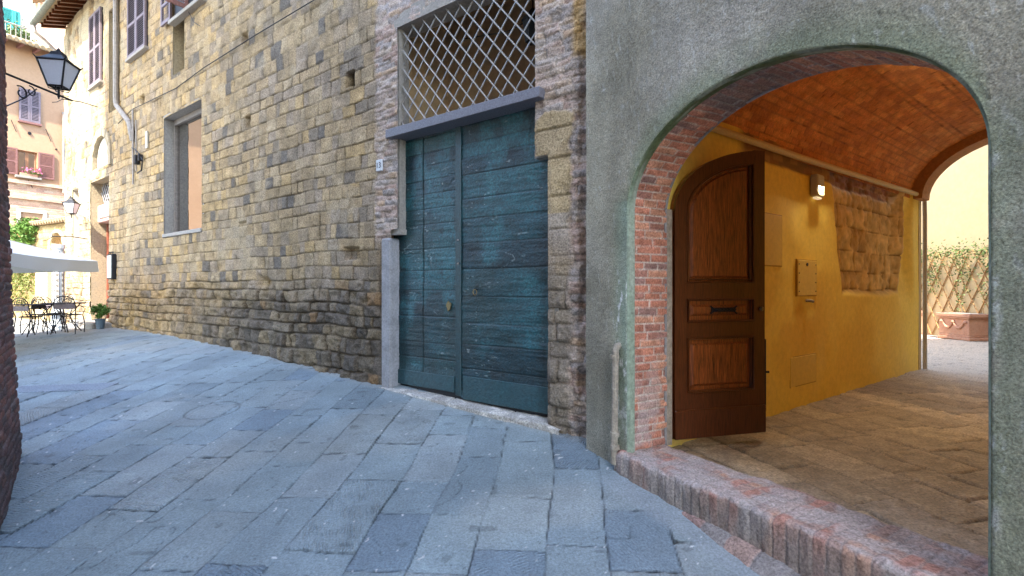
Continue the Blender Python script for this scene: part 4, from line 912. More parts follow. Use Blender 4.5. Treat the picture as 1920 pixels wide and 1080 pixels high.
for q in (pA, pB, pC):
    n = len(q); cx = (bx0+bx1)/2; cz = (min(p[1] for p in q)+max(p[1] for p in q))/2; g = .05
    def ins_(p, g): return (p[0]+(g if p[0] < cx else -g), p[1]+(g if p[1] < cz else -g)) if n == 4 else (cx+(p[0]-cx)*(1-g*2.6), cz+(p[1]-cz)*(1-g*1.45))
    a = [ins_(p, g) for p in q]; b = [ins_(p, g+.022) for p in q]; mb = MB()
    mb.add([W(x, z, .001) for x, z in a]+[W(x, z, .017) for x, z in b], [(i, (i+1) % n, n+(i+1) % n, n+i) for i in range(n)]+[tuple(range(n, 2*n))])
    pn = mb.build('door_panel', M_wood, wd); moulding(q, pn)
# letter pull, knob, bolt, hinge strip
cx = LW*.53; mb = MB(); mb.tube([W(cx-.11+.0*i, -.205, .03) if i == 0 else W(cx-.11+.22*i/12, -.205+.004*(-1)**i, .055) for i in range(13)], .013, 6)
for s in (-1, 1):
    for v in (-1, 1): mb.tube([W(cx+s*.10, -.205, .03), W(cx+s*.145, -.205+v*.035, .028)], .009, 5)
mb.box(W, (cx-.13, -.225, .012), (cx+.13, -.185, .03), .004); mb.build('twisted_handle', M_iron, wd)
mb = MB(); q = W(LW-.05, -.20, .03); mb.tube([W(LW-.05, -.2, .025), W(LW-.05, -.2, .045), W(LW-.05, -.2, .06)], [.012, .024, .014], 10); mb.build('door_knob', M_brass, wd)
mb = MB(); mb.box(W, (LW-.002, -1.10, -.05), (LW+.035, -.52, -.006), .006); mb.tube([W(LW+.045, -1.2, -.02), W(LW+.045, -.5, -.02)], .011, 6); mb.tube([W(LW+.03, -.82, -.02), W(LW+.075, -.82, .0)], .012, 6); mb.build('long_bolt', M_iron, wd)
mb = MB(); mb.box(W, (-.035, lb, -.075), (-.004, ls+.02, .01), .004); mb.tube([W(-.045, .66, -.03), W(-.045, .70, -.03)], .03, 8); mb.tube([W(-.04, -1.3, .0), W(-.04, .66, .0)], .010, 6)
for z in (-1.1, -.1, .5): mb.tube([W(-.035, z, .0), W(-.035, z+.12, .0)], .018, 8)
mb.build('hinge_strip', M_wood2, wd)
MB().box(P, (-.055, -1.40, NB+.012), (-.005, .70, NB+.075)).build('door_post', M_pipe, ah)

# ================================================================ COURTYARD
cw = thing('courtyard_house', 'plain cream plastered wall of the house across the courtyard, plus an unseen wing added to shade it', 'building', (13.4, 15, ZF))
mb = MB(); mb.box(lambda u, v, w: (u, v, w), (13.3, 3, ZF-.1), (13.9, 26, 7.5)); mb.box(lambda u, v, w: (u, v, w), (0, 24, ZF-.1), (13.3, 24.5, 7.5)); mb.box(lambda u, v, w: (u, v, w), (6.8, -1, ZF-.1), (13.9, 4.5, 11)); mb.build('wall', M_cream, cw)  # last box: tall unseen wing added to keep sun off the courtyard
G = lambda u, v, w: (13.3-w, v, u)   # u: height, v: along y
TW = lambda y, z, d: (13.3-d, y, z)
tr = thing('cane_trellis', 'crossed cane trellis fixed to the cream courtyard wall behind the planters', 'trellis', TW(15.5, ZF, .05))
mb = MB(); y0, y1, z0, z1 = 11.2, 17.6, ZF+.02, 1.12; sp = .40; sl = 1.9
for i in range(-10, 24):
    for s in (1, -1):
        a = y0+i*sp; pts = []
        for k in np.linspace(0, z1-z0, 15):
            y = a+s*k/sl
            if y0 <= y <= y1: pts.append((y, z0+k))
        if len(pts) > 1:
            q = rg.uniform(-.02, .02); mb.tube([TW(pts[0][0], pts[0][1], .05+.02*s), TW(pts[-1][0]+q, pts[-1][1], .05+.02*s)], .017, 5)
mb.build('canes', M_cane, tr)
rl_ = np.random.RandomState(8)
cp = thing('climbing_plant', 'thin leafy climber spreading over the top of the cane trellis', 'climbing plant', TW(14.5, ZF, .15))
pts = []
for y in np.arange(11.2, 17.6, .028):
    dens = vn(np.array([y*1.5]), np.array([2.]), 801, 2)[0]
    for _ in range(5): pts.append((y, rl_.normal(1.08, .13), .12+abs(rl_.normal(0, .10))))
for _ in range(60):
    y = rl_.uniform(11.2, 17.6); z = 1.1; k = rl_.randint(14, 60)
    for _ in range(k): y += rl_.normal(0, .06); z -= rl_.uniform(.0, .055); pts.append((y+rl_.normal(0, .05), z, .10+abs(rl_.normal(0, .06))))
L = np.array([TW(*p) for p in pts]); L = L+rl_.normal(0, .03, L.shape); V, F = leaves(L, .04, rl_); mesh('leaves', V, F, M_leaf, cp)
mb = MB()
for _ in range(16):
    y = rl_.uniform(11.5, 17.4); p = [TW(y, ZF+.5, .1)]; z = ZF+.5
    while z < .9: z += .25; y += rl_.normal(0, .08); p.append(TW(y, z, .08+rl_.uniform(0, .06)))
    mb.tube(p, .008, 4)
for _ in range(5):
    y = rl_.uniform(12, 17); p = [TW(y, .85, .1)]; z = .85
    for _ in range(5): z += rl_.uniform(.02, .13); y += rl_.uniform(-.3, .3); p.append(TW(y, z, .06))
    mb.tube(p, .006, 4)
mb.build('stems', M_cane, cp)
def planter(yc, label, group):
    t = thing('terracotta_planter', label, 'planter', TW(yc, ZF, .35), 0, group); mb = MB(); Q = lambda u, v, w: TW(yc+u, ZF+v, .35+w)
    for a, b, c_, d in ((0, .08, .30, .53), (.08, .14, .28, .50), (.14, .60, .275, .495), (.60, .65, .30, .53), (.65, .74, .32, .56)):
        mb.box(lambda u, v, w: Q(u, v, w), (-d, a, -c_), (d, b, c_), .012)
    mb.build('pot', M_terra, t); MB().box(Q, (-.46, .70, -.24), (.46, .748, .24)).build('soil', M_dirt, t)
    mb = MB(); mb.tube([Q(-.36+.36*k/5, .50-.17*math.sin(PI*k/5), .285) for k in range(6)], [.02, .03, .045, .045, .03, .02], 7); mb.tube([Q(.36*k/5, .50-.17*math.sin(PI*k/5), .285) for k in range(6)], [.02, .03, .045, .045, .03, .02], 7)
    for x in (-.38, 0, .38): mb.lathe(Q(x, .46, .28), [(.01, 0), (.05, .02), (.06, .05), (.03, .09), (.01, .1)], 8)
    mb.build('garland', M_terra, t)
planter(14.55, 'large terracotta planter with a garland relief in front of the trellis', 'planters by the trellis')
planter(16.75, 'terracotta planter half hidden by the edge of the ochre passage wall', 'planters by the trellis')
# ================================================================ LEFT BRICK HOUSE
lh = thing('brick_house', 'dark brick house corner at the near left edge of the street', 'building', (-6, 2, -1.6))
path = np.array([-.18, 0])+np.array([(-9.4, 4.9), (-5.0, 5.08), (-4.80, 5.0), (-4.68, 4.84), (-4.2, 4.28), (-3.56, 3.53), (-3.15, 2.6), (-2.9, 0), (-2.6, -6.5)])
pl_ = np.concatenate([[0], np.cumsum(np.hypot(*np.diff(path, axis=0).T))])
U = np.concatenate([np.arange(3.6, 7.3, .012), np.linspace(7.35, pl_[-1], 60)]); U = np.concatenate([np.linspace(0, 3.5, 20), U])
V = np.concatenate([np.arange(-2.1, 3.4, .012), np.linspace(3.45, 5, 12)]); U2, V2 = np.meshgrid(U, V)
def sm(q): return np.interp(U, pl_, q)
px_ = sm(path[:, 0]); py_ = sm(path[:, 1])
kz = np.ones(9)/9
px_[25:-4] = np.convolve(px_, kz, 'same')[25:-4]; py_[25:-4] = np.convolve(py_, kz, 'same')[25:-4]
tx = np.gradient(px_, U); ty = np.gradient(py_, U); tl = np.hypot(tx, ty); nx, ny = -ty/tl, tx/tl
sgn = 1 if (nx[100]*(0-px_[100])+ny[100]*(4-py_[100])) > 0 else -1; nx *= sgn; ny *= sgn
lean = .10*np.interp(V2, [-1.8, -1.1, -.3, 1.2, 3, 22], [1.15, .8, .45, .1, -.25, -.9])
ci, bi, du, dv, fu, fv = masonry(U2, V2, 81, (.066, .076), (.20, .27), .012, running=True, v0=-3, v1=23, u0=-1, u1=20)
r1 = h2(ci, bi, 1); r2 = h2(ci, bi, 2); n1 = vn(U2*11, V2*11, 83, 4)
j = sst(.001, .012, np.minimum(du, dv)+.008*(n1-.5)); hgt = (j-1)*.014+(r1-.5)*.014+(n1-.5)*.016+(vn(U2*1.3, V2*1.3, 85, 3)-.5)*.03+lean
c = pick(r2, [(.19, .09, .08), (.15, .08, .075), (.23, .105, .085), (.13, .09, .09)], [3, 3, 2, 2])*(.6+.8*n1)[..., None]
c = mixc(c, (.30, .26, .26), (1-j)*.7); c = mixc(c, (.07, .065, .07), sst(-.8, -1.6, V2)*.6)
relief('wall', U, V, lambda u, v: np.stack([np.interp(u, U, px_), np.interp(u, U, py_), v], -1), lambda u, v: np.stack([np.interp(u, U, nx), np.interp(u, U, ny), 0*u], -1), hgt, c, M_brick, lh)
M_bb = mat('brick_plain', (.2, .1, .08), fine=.3, fs=8, bump=.4, rough=.9)
I3 = lambda u, v, w: (u, v, w)
mb = MB(); mb.box(I3, (-9.4, 4.5, -2.2), (-5.4, 4.75, 5)); mb.box(I3, (-9.4, -6.5, -2.2), (-9.1, 4.5, 5)); mb.box(I3, (-9.4, -6.8, -3.5), (-2.4, -6.5, 5)); mb.box(I3, (-9.4, -6.8, 5), (-3.1, 4.4, 5.4)); mb.build('back_walls', M_bb, lh)
# tall unseen slab added behind the viewer to keep sun off the street
bh = MB(); bh.box(I3, (-14.6, -8.8, -5), (2.2, -7.8, 33)); o = bh.build('street_shade_slab', M_cream)
tagp(o, 'tall unseen slab added behind the viewpoint to shade the street', 'building')
# ================================================================ PIAZZA HOUSE (peach) AT THE BACK LEFT
ph = thing('piazza_house', 'sunlit peach plastered house with shutters across the small square', 'building', FH(1, -1.2, 0))
_, zr = ft(60, 90); _, zb1 = ft(60, 340); _, zb0 = ft(60, 372); ZG = -1.35
def hmesh(fr, rects, holes, w, name, m, parent, thick=.3):
    """flat wall with rectangular openings"""
    (a, b, c, d) = rects; xs = sorted({a, b}|{h[0] for h in holes}|{h[1] for h in holes}); zs = sorted({c, d}|{h[2] for h in holes}|{h[3] for h in holes})
    mb = MB(); 
    for i in range(len(xs)-1):
        for k in range(len(zs)-1):
            xm, zm = (xs[i]+xs[i+1])/2, (zs[k]+zs[k+1])/2
            if any(h[0] < xm < h[1] and h[2] < zm < h[3] for h in holes): continue
            mb.add([fr(xs[i], zs[k], w), fr(xs[i+1], zs[k], w), fr(xs[i+1], zs[k+1], w), fr(xs[i], zs[k+1], w)], [(0, 1, 2, 3)])
    for h in holes:
        x0, x1, z0, z1 = h
        for q in (((x0, z0), (x1, z0)), ((x1, z0), (x1, z1)), ((x1, z1), (x0, z1)), ((x0, z1), (x0, z0))):
            mb.add([fr(q[0][0], q[0][1], w), fr(q[1][0], q[1][1], w), fr(q[1][0], q[1][1], w-thick), fr(q[0][0], q[0][1], w-thick)], [(0, 1, 2, 3)])
    return mb.build(name, m, parent)
a1, z1 = ft(33, 280); a0, _ = ft(70, 280); _, z0 = ft(52, 330); W2 = (a0, a1, z0, z1)
b1, z1 = ft(38, 397); b0, _ = ft(80, 400); _, z0 = ft(58, 424); W3 = (b0, b1, z0, z1)
holes = [W2]+[(s, s+.9, 2.9, 4.4) for s in (5.6, 9.2)]
hmesh(FH, (-3, 14, zb1, zr+.1), holes, 0, 'wall', M_peach, ph)
M_bw = mat('far_brickwork', (.46, .30, .21), fine=.35, fs=9, bump=.8, bs=14, bd=.03, rough=.9, big=.6, bigs=2.5, bigc=(.52, .42, .3))
# brickwork storey below with real courses
U = np.arange(-3, 4.4, .03); V = np.arange(ZG, zb1, .022); U2, V2 = np.meshgrid(U, V); ci, bi, du, dv, _, _ = masonry(U2, V2, 91, (.07, .085), (.24, .3), .01, running=True, v0=-3, v1=8, u0=-4, u1=6)
r2 = h2(ci, bi, 3); c = pick(r2, [(.44, .27, .18), (.50, .33, .22), (.40, .24, .17), (.55, .42, .30)], [3, 3, 2, 1])*(.8+.4*vn(U2*2, V2*2, 93, 3))[..., None]; j = sst(0, .014, np.minimum(du, dv)); c = mixc(c, (.5, .42, .32), (1-j)*.6)
TCu, ZCu = np.meshgrid((U[:-1]+U[1:])/2, (V[:-1]+V[1:])/2); kk = ~((TCu > W3[0]) & (TCu < W3[1]) & (ZCu > W3[2]) & (ZCu < W3[3]))
relief('brick_storey', U, V, lambda u, v: np.stack(FH(u, v, .02+0*u), -1), lambda u, v: np.broadcast_to(np.array([FN[0], FN[1], 0]), u.shape+(3,)), (j-1)*.012, c, M_brick, ph, keep=kk)
MB().box(FH, (4.4, ZG, -.2), (14, zb1, .02)).build('lower_wall', M_peach, ph)
mb = MB(); mb.box(FH, (-3, zb1-.16, -.02), (4.4, zb1-.02, .10)); mb.box(FH, (-3, zb0-.08, -.0), (4.4, zb0+.08, .10), .01)
mb.build('string_course', M_bw, ph)
mb = MB(); mb.box(FH, (W3[0]-.12, W3[2]-.06, .0), (W3[0], W3[3]+.12, .05)); mb.box(FH, (W3[1], W3[2]-.06, .0), (W3[1]+.12, W3[3]+.12, .05)); mb.box(FH, (W3[0], W3[3], .0), (W3[1], W3[3]+.12, .05)); mb.build('window_surround', M_white, ph)
M_wwin = mat('brown_window', (.28, .14, .07), fine=.2, fs=20, bump=.1, rough=.5)
def casement(w4, wdep, m=M_wwin):
    x0, x1, z0, z1 = w4; mb = MB(); f = .06
    for p, q in (((x0, z0), (x0+f, z1)), ((x1-f, z0), (x1, z1)), (((x0+x1)/2-.05, z0+f), ((x0+x1)/2+.05, z1-f)), ((x0+f, z0), (x1-f, z0+f)), ((x0+f, z1-f), (x1-f, z1))): mb.box(FH, (p[0], p[1], wdep-.05), (q[0], q[1], wdep))
    o = mb.build('window', m, ph); MB().box(FH, (x0, z0, wdep-.06), (x1, z1, wdep-.045)).build('pane', M_glass, o)
    return o
w2 = casement(W2, -.08); w3 = casement(W3, -.06)
wdt = W2[1]-W2[0]
def leaf_sh(a, b, z0, z1, m, par): shutter(FH, a, b, z0, z1, m, par, d=.03, th=.04, n=20)
leaf_sh(W2[0]-.02-.52, W2[0]-.02, W2[2]-.02, W2[3]+.03, M_shutb, w2); leaf_sh(W2[1]+.02, W2[1]+.54, W2[2]-.02, W2[3]+.03, M_shutb, w2)
MB().box(FH, (W2[0]-.1, W2[2]-.12, -.02), (W2[1]+.1, W2[2]-.03, .16), .01).build('sill', M_sill, w2)
c1, z1 = ft(35, 164); c0, _ = ft(75, 171); _, z0 = ft(56, 229)
w1 = MB().box(FH, (c0, z0, .0), (c1, z1, .02)).build('window', M_inkshade, ph)
leaf_sh(c0, (c0+c1)/2-.005, z0, z1, M_shut, w1); leaf_sh((c0+c1)/2+.005, c1, z0, z1, M_shut, w1); MB().box(FH, (c0-.04, z0-.09, -.02), (c1+.04, z0-.01, .10), .01).build('sill', M_shutb, w1)
for s, zz_ in ((6.2, 5.7), (9.2, 5.7), (12, 3)):
    w = MB().box(FH, (s, zz_, .0), (s+.8, zz_+1.5, .02)).build('window', M_inkshade, ph); leaf_sh(s, s+.395, zz_, zz_+1.5, M_shut, w); leaf_sh(s+.405, s+.8, zz_, zz_+1.5, M_shut, w)
for h in holes[1:]:
    w = casement(h, -.1)
    mb = MB()
    for i in range(7): x = h[0]+.05+i*.13; mb.tube([FH(x, h[2], .03), FH(x, h[3], .03)], .012, 4)
    mb.build('window_bars', M_iron, w)
# ties, vent, downpipe, cables
for (xa, ya, xb, yb) in ((20, 225, 30, 248), (85, 242, 95, 266), (52, 338, 60, 352)):
    s, z = ft(xa, ya); s2, z2 = ft(xb, yb); MB().tube([FH(s, z, .05), FH(s2, z2, .05)], .014, 5).build('tie_anchor', M_iron, ph)
s, z = ft(55, 250); MB().tube([FH(s, z, .0), FH(s, z, .04)], .06, 10).build('vent_cap', M_iron, ph); s, z = ft(105, 280); MB().tube([FH(s, z, .0), FH(s, z, .05)], .035, 8).build('vent_cap', M_iron, ph)
mb = MB(); s, z = ft(118, 216); s2, z2 = ft(117, 345); mb.tube([FH(s, z+.1, .02), FH(s, z, .09), FH(s, z2-.4, .09)], .05, 8); s, z = ft(121, 300); mb.build('downpipe', M_rust, ph)
# eave with tiles
mb = MB(); sl = -.33
def roofpt(s, w): return FH(s, zr+.14+sl*w, w)
mb.add([FH(-3, zr+.05-.26, .75), FH(14, zr+.05-.26, .75), FH(14, zr+.05+1.0, -2.4), FH(-3, zr+.05+1.0, -2.4), FH(-3, zr+.10-.26, .75), FH(14, zr+.10-.26, .75), FH(14, zr+.10+1.0, -2.4), FH(-3, zr+.10+1.0, -2.4)], [(3, 2, 1, 0), (4, 5, 6, 7), (0, 1, 5, 4), (1, 2, 6, 5), (2, 3, 7, 6), (3, 0, 4, 7)])
for i in range(84):
    s = -3+i*.2
    mb.tube([FH(s, zr-.13, .82), FH(s, zr+.22, -.1), FH(s, zr+.6, -1.1), FH(s, zr+1.1, -2.4)], .085, 7)
ef = mb.build('roof', M_tile, ph)
mb = MB()
for i in range(34): mb.box(FH, (-3+i*.5, zr-.2, .0), (-2.91+i*.5, zr-.08, .68))
mb.build('rafters', M_shutb, ef)
# flowers on the sill
fl = thing('flower_box', 'pink flowers in a box on the sill of the brown shuttered window', 'flower box', FH((W2[0]+W2[1])/2, W2[2], .1))
x0, x1 = W2[0]+.0, W2[1]-.0; MB().box(FH, (x0+.05, W2[2]-.03, .0), (x1-.05, W2[2]+.09, .14)).build('box', M_terra, fl)
pp = np.array([FH(rl_.uniform(x0-.1, (x0+x1)/2+.1), W2[2]+.08+abs(rl_.normal(0, .09)), rl_.uniform(0, .2)) for _ in range(260)]); V, F = leaves(pp[:170], .035, rl_); mesh('leaves', V, F, M_leafy, fl); V, F = leaves(pp[170:]+[0, 0, .04], .035, rl_, .9); mesh('blossoms', V, F, M_petal, fl)
# ---- taller house set back above it
th2 = thing('terrace_house', 'cream house with teal shutters and a planted terrace above the tiled eave', 'building', FH(1, 4, -2.6))
_, zt1 = ft(40, 60); 
hmesh(FH, (.35, 12, zr, zr+7), [], -2.4, 'wall', M_white, th2)
mb = MB(); mb.add([FH(.35, zr, -2.4), FH(.35, zr+7, -2.4), FH(-.2, zr+7, -7), FH(-.2, zr, -7)], [(0, 1, 2, 3)]); mb.build('side_wall', M_cream, th2)
def f2(px, py, d=-2.4): return ft(px, py, d)
x1_, z1 = f2(14, 26); x0_, _ = f2(37, 20); _, z1 = f2(37, 20); _, z0 = f2(37, 45)
w = MB().box(FH, (x0_, z0-.8, -2.4), (x1_+.5, z1-.1, -2.38)).build('window', M_inkshade, th2); shutter(FH, x0_, (x0_+x1_)/2, z0-.8, z1-.1, M_shutt, w, d=-2.37, n=24); shutter(FH, (x0_+x1_)/2+.02, x1_+.5, z0-.8, z1-.1, M_shutt, w, d=-2.37, n=24)
xr_, zr1 = f2(58, 56, -.9); mb = MB(); mb.tube([FH(xr_, zr1, -.9), FH(8, zr1, -.9)], .03, 6)
for i in range(36):
    s = xr_+i*.16; mb.tube([FH(s, zr1-.85, -.9), FH(s, zr1, -.9)], .014 if i % 6 else .03, 5)
mb.build('terrace_railing', M_sill, th2)
MB().box(FH, (xr_-.1, zr1-.98, -2.4), (8, zr1-.85, -.85)).build('terrace_slab', M_tile, th2)
for i, (pxx, sz) in enumerate(((50, .3), (38, .36), (26, .34), (44, .2))):
    s, z = f2(pxx, 50, -1.3); t = thing('terrace_plant', ['small leafy plant at the right end of the terrace railing', 'bushy plant behind the middle of the terrace railing', 'leafy plant below the teal shutters on the terrace', 'low plant between two taller ones on the terrace'][i], 'plant', FH(s, zr1-.85, -1.3), 0, 'plants on the terrace')
    b = FH(s, zr1-.85, -1.3); mb = MB(); mb.lathe(b, [(.12, 0), (.17, .28), (.18, .3)], 10); mb.build('pot', M_terra, t)
    q = rl_.normal(0, 1, (220, 3))*[sz*.5, sz*.5, sz*.55]+[b[0], b[1], b[2]+.3+sz]; V, F = leaves(q, .06, rl_); mesh('foliage', V, F, M_leaf, t)
# the salmon tower right of it
tw = thing('salmon_house', 'tall salmon house rising behind the cream one under the gutter', 'building', (-19.5, 29, -1))
r0, r1_ = (50-960)/950, (170-960)/950; Dd = 29.0
q = [(r0*Dd-5.8, Dd+1), (r1_*Dd+3, Dd-1)]; 
dx, dy = q[1][0]-q[0][0], q[1][1]-q[0][1]; ln = math.hypot(dx, dy); TF = mk(np.array(q[0]), np.array([dx/ln, dy/ln]), np.array([dy/ln, -dx/ln]))
hmesh(TF, (0, ln, -1.5, 16.3), [], 0, 'wall', mat('salmon_plaster', (.60, .36, .24), fine=.1, fs=10, bump=.2, rough=.9, big=.4, bigs=.8, bigc=(.64, .42, .28)), tw)
mb = MB()
for i in range(40): mb.tube([TF(i*ln/39, 16.32, .5), TF(i*ln/39, 16.9, -2)], .11, 6)
mb.build('roof', M_tile, tw)
# ================================================================ LOW GARDEN WALL, BUSH, VINE
gwl = thing('garden_wall', 'sunny low stone wall with tiled coping and small arched niche beside the peach house', 'wall', (-15.5, 17.6, -1.2))
g0 = np.array([-19.3, 19.2]); g1 = np.array([-14.1, 16.35]); gd = (g1-g0)/np.linalg.norm(g1-g0); GL = float(np.linalg.norm(g1-g0)); gn_ = np.array([gd[1], -gd[0]]); GW = mk(g0, gd, gn_)
U = np.arange(0, GL, .025); V = np.arange(-1.3, 2.17, .025); U2, V2 = np.meshgrid(U, V); ci, bi, du, dv, _, _ = masonry(U2, V2, 95, (.18, .26), (.25, .5), .03, v0=-2, v1=4)
r1 = h2(ci, bi, 1); n1 = vn(U2*6, V2*6, 97, 4); c = pick(h2(ci, bi, 2), [(.31, .22, .095), (.26, .18, .075), (.36, .27, .13)], [1, 1, 1])*(.7+.6*n1)[..., None]; j = sst(0, .03, np.minimum(du, dv)); c = mixc(c, (.22, .16, .09), (1-j)*.6)
def gt(px, py): r = (px-960)/950; t = (g0[0]-r*g0[1])/(r*gd[1]-gd[0]); return t, (540-py)/950*(g0[1]+gd[1]*t)
na, nz1 = gt(95, 440); nb, _ = gt(118, 440); nc = (na+nb)/2; nr = (nb-na)/2
ni = sst(1.05, .93, np.hypot((U2-nc)/nr, np.maximum(V2-(nz1-nr), 0)/nr))*(V2 > -.2); hgt = (j-1)*.02+(n1-.5)*.03-ni*.25
c = mixc(c, (.42, .26, .12), ni*.8); ring = sst(.16, .1, np.abs(np.hypot((U2-nc)/nr, np.maximum(V2-(nz1-nr), 0)/nr)-1.2)); hgt += ring*.04; c = mixc(c, (.46, .39, .27), ring*.8)
relief('wall', U, V, lambda u, v: np.stack(GW(u, v, 0*u), -1), lambda u, v: np.broadcast_to(np.array([gn_[0], gn_[1], 0]), u.shape+(3,)), hgt, c, M_stone, gwl)
MB().box(GW, (0, -1.3, -.5), (GL, 2.17, -.3)).build('back', M_cream, gwl)
mb = MB(); mb.box(GW, (-.1, 2.17, -.5), (GL, 2.23, .12))
for i in range(int(GL/.2)): mb.tube([GW(i*.2, 2.24, .18), GW(i*.2, 2.34, -.2), GW(i*.2, 2.26, -.5)], .075, 6)
mb.build('tile_coping', M_tile, gwl)
# pale pilasters on it
mb = MB()
for a, b in ((76, 88), (89, 97)):
    t0, _ = gt(a, 500); t1, _ = gt(b, 500); mb.box(GW, (t0, -1.3, -.05), (t1, .75, .14), .02)
mb.build('pilaster', M_cream, gwl)
def bush(name, label, cat, c, r, n, size, m, seed, pot=None, group=None):
    rb = np.random.RandomState(seed); t = thing(name, label, cat, (c[0], c[1], c[2]-r[2]), 0, group); P_ = []
    cl = rb.normal(0, .5, (26, 3)); cl /= np.maximum(1, np.linalg.norm(cl, axis=1))[:, None]*1.0
    for q in cl: P_.append(rb.normal(0, .20, (n//26, 3))+q)
    Q = np.concatenate(P_)*np.array(r)+np.array(c); V, F = leaves(Q, size, rb, .45); mesh('foliage', V, F, m, t)
    mb = MB()
    for q in cl[:14]: mb.tube([(c[0], c[1], c[2]-r[2]), (c[0]+q[0]*r[0]*.4, c[1]+q[1]*r[1]*.4, c[2]-r[2]*.2+q[2]*.2*r[2]), (c[0]+q[0]*r[0], c[1]+q[1]*r[1], c[2]+q[2]*r[2])], [.025, .014, .005], 5)
    mb.build('stems', M_cane, t); return t
t_, z_ = gt(52, 428); bp = GW(t_, z_, -.1)
bush('leafy_bush', 'bright green bush growing over the top of the sunny garden wall', 'bush', (bp[0]+.1, bp[1]-.3, 1.98), (.72, .6, .42), 3600, .06, M_leafy, 4)
# vine on the wall below
vn_t = thing('wall_vine', 'yellow-green vine hanging on the sunny wall left of the pale pilasters', 'climbing plant', GW(.5, -1.2, .1)); pts = []
for _ in range(46):
    t = rl_.uniform(-.2, gt(74, 500)[0]); z = .75
    for _ in range(rl_.randint(15, 60)): t += rl_.normal(0, .05); z -= rl_.uniform(0, .05); pts.append(GW(t, z, .08+abs(rl_.normal(0, .06))))
V, F = leaves(np.array(pts), .05, rl_); mesh('leaves', V, F, mat('leaf_yellowgreen', (.12, .14, .03), fine=.4, fs=6, bump=0, rough=.6), vn_t)
# wall of the lane closing the square right of the garden wall is the stone house's own gable

# ================================================================ PARASOL, CAFE CHAIRS, TABLES
ps_ = thing('parasol', 'large off-white square parasol shading the cafe tables', 'parasol', (-11.15, 9.55, -1.2))
T_ = np.array([-9.9, 12.1]); K_ = np.array([-8.6, 8.3]); N_ = np.array([-12.4, 7.0]); O_ = np.array([-13.7, 10.8]); cc_ = (T_+N_)/2; ez, pz_ = .64, 1.36
cor = [T_, K_, N_, O_]; V = []; F = []; nn_ = 12
def cpt(e, a, b):   # side e, along a, up b
    p = cor[e]*(1-a)+cor[(e+1) % 4]*a; q = p*(1-b)+cc_*b; sag = -.06*math.sin(PI*a)*(1-b)-.05*math.sin(PI*b); return (q[0], q[1], ez+(pz_-ez)*b+sag*.7)
for e in range(4):
    b0 = len(V)
    for j_ in range(nn_+1):
        for i_ in range(nn_+1): V.append(cpt(e, i_/nn_, j_/nn_))
    for j_ in range(nn_):
        for i_ in range(nn_): k0 = b0+j_*(nn_+1)+i_; F.append((k0, k0+1, k0+nn_+2, k0+nn_+1))
mesh('canopy', V, F, M_canvas, ps_)
mb = MB()
for e in range(4):
    V = []
    for i_ in range(25):
        a = i_/24; p = cpt(e, a, 0); o_ = .012*math.sin(a*20); d = (np.array(p[:2])-cc_); d = d/np.linalg.norm(d); V += [p, (p[0]+d[0]*(.02+o_), p[1]+d[1]*(.02+o_), p[2]-.25-.012*math.sin(a*13))]
    mb.add(V, [(2*i_, 2*i_+2, 2*i_+3, 2*i_+1) for i_ in range(24)])
mb.build('valance', M_canvas, ps_)
mb = MB()
for q in cor: mb.tube([(cc_[0], cc_[1], pz_-.05), (q[0]*.98+cc_[0]*.02, q[1]*.98+cc_[1]*.02, ez-.02)], .022, 5)
mb.build('ribs', M_white, ps_); mb = MB(); mb.tube([(cc_[0], cc_[1], float(gz(*cc_))), (cc_[0], cc_[1], pz_+.12)], .04, 10); mb.build('pole', M_white, ps_); mb = MB(); mb.lathe((cc_[0], cc_[1], float(gz(*cc_))), [(.4, 0), (.4, .08), (.1, .14), (.06, .3)], 16); mb.build('base', M_conc, ps_)
wp = thing('ornate_post', 'slender white patterned post standing behind the cafe chairs', 'post', (-12.0, 13.4, float(gz(-12, 13.4))))
b = (-12.0, 13.4, float(gz(-12, 13.4))); mb = MB(); mb.lathe(b, [(.2, 0), (.2, .1), (.15, .15), (.13, .5), (.11, .55), (.115, 2.1), (.14, 2.15), (.14, 2.25)], 12); mb.build('shaft', mat('white_paint', (.62, .68, .72), fine=.1, bump=.1, rough=.5), wp)
mb = MB()
for i in range(7):
    for k in range(6): a = 2*PI*k/6; mb.box(lambda u, v, w: (b[0]+.118*math.cos(a)+u*math.sin(a), b[1]+.118*math.sin(a)-u*math.cos(a), b[2]+.85+i*.14+v), (-.025, 0, 0), (.025, .07, 0.001))
for k in range(8): a = 2*PI*k/8; mb.tube([(b[0]+.12*math.cos(a), b[1]+.12*math.sin(a), b[2]+.6), (b[0]+.12*math.cos(a), b[1]+.12*math.sin(a), b[2]+2.1)], .010, 4)
mb.build('pattern', M_sill, wp)
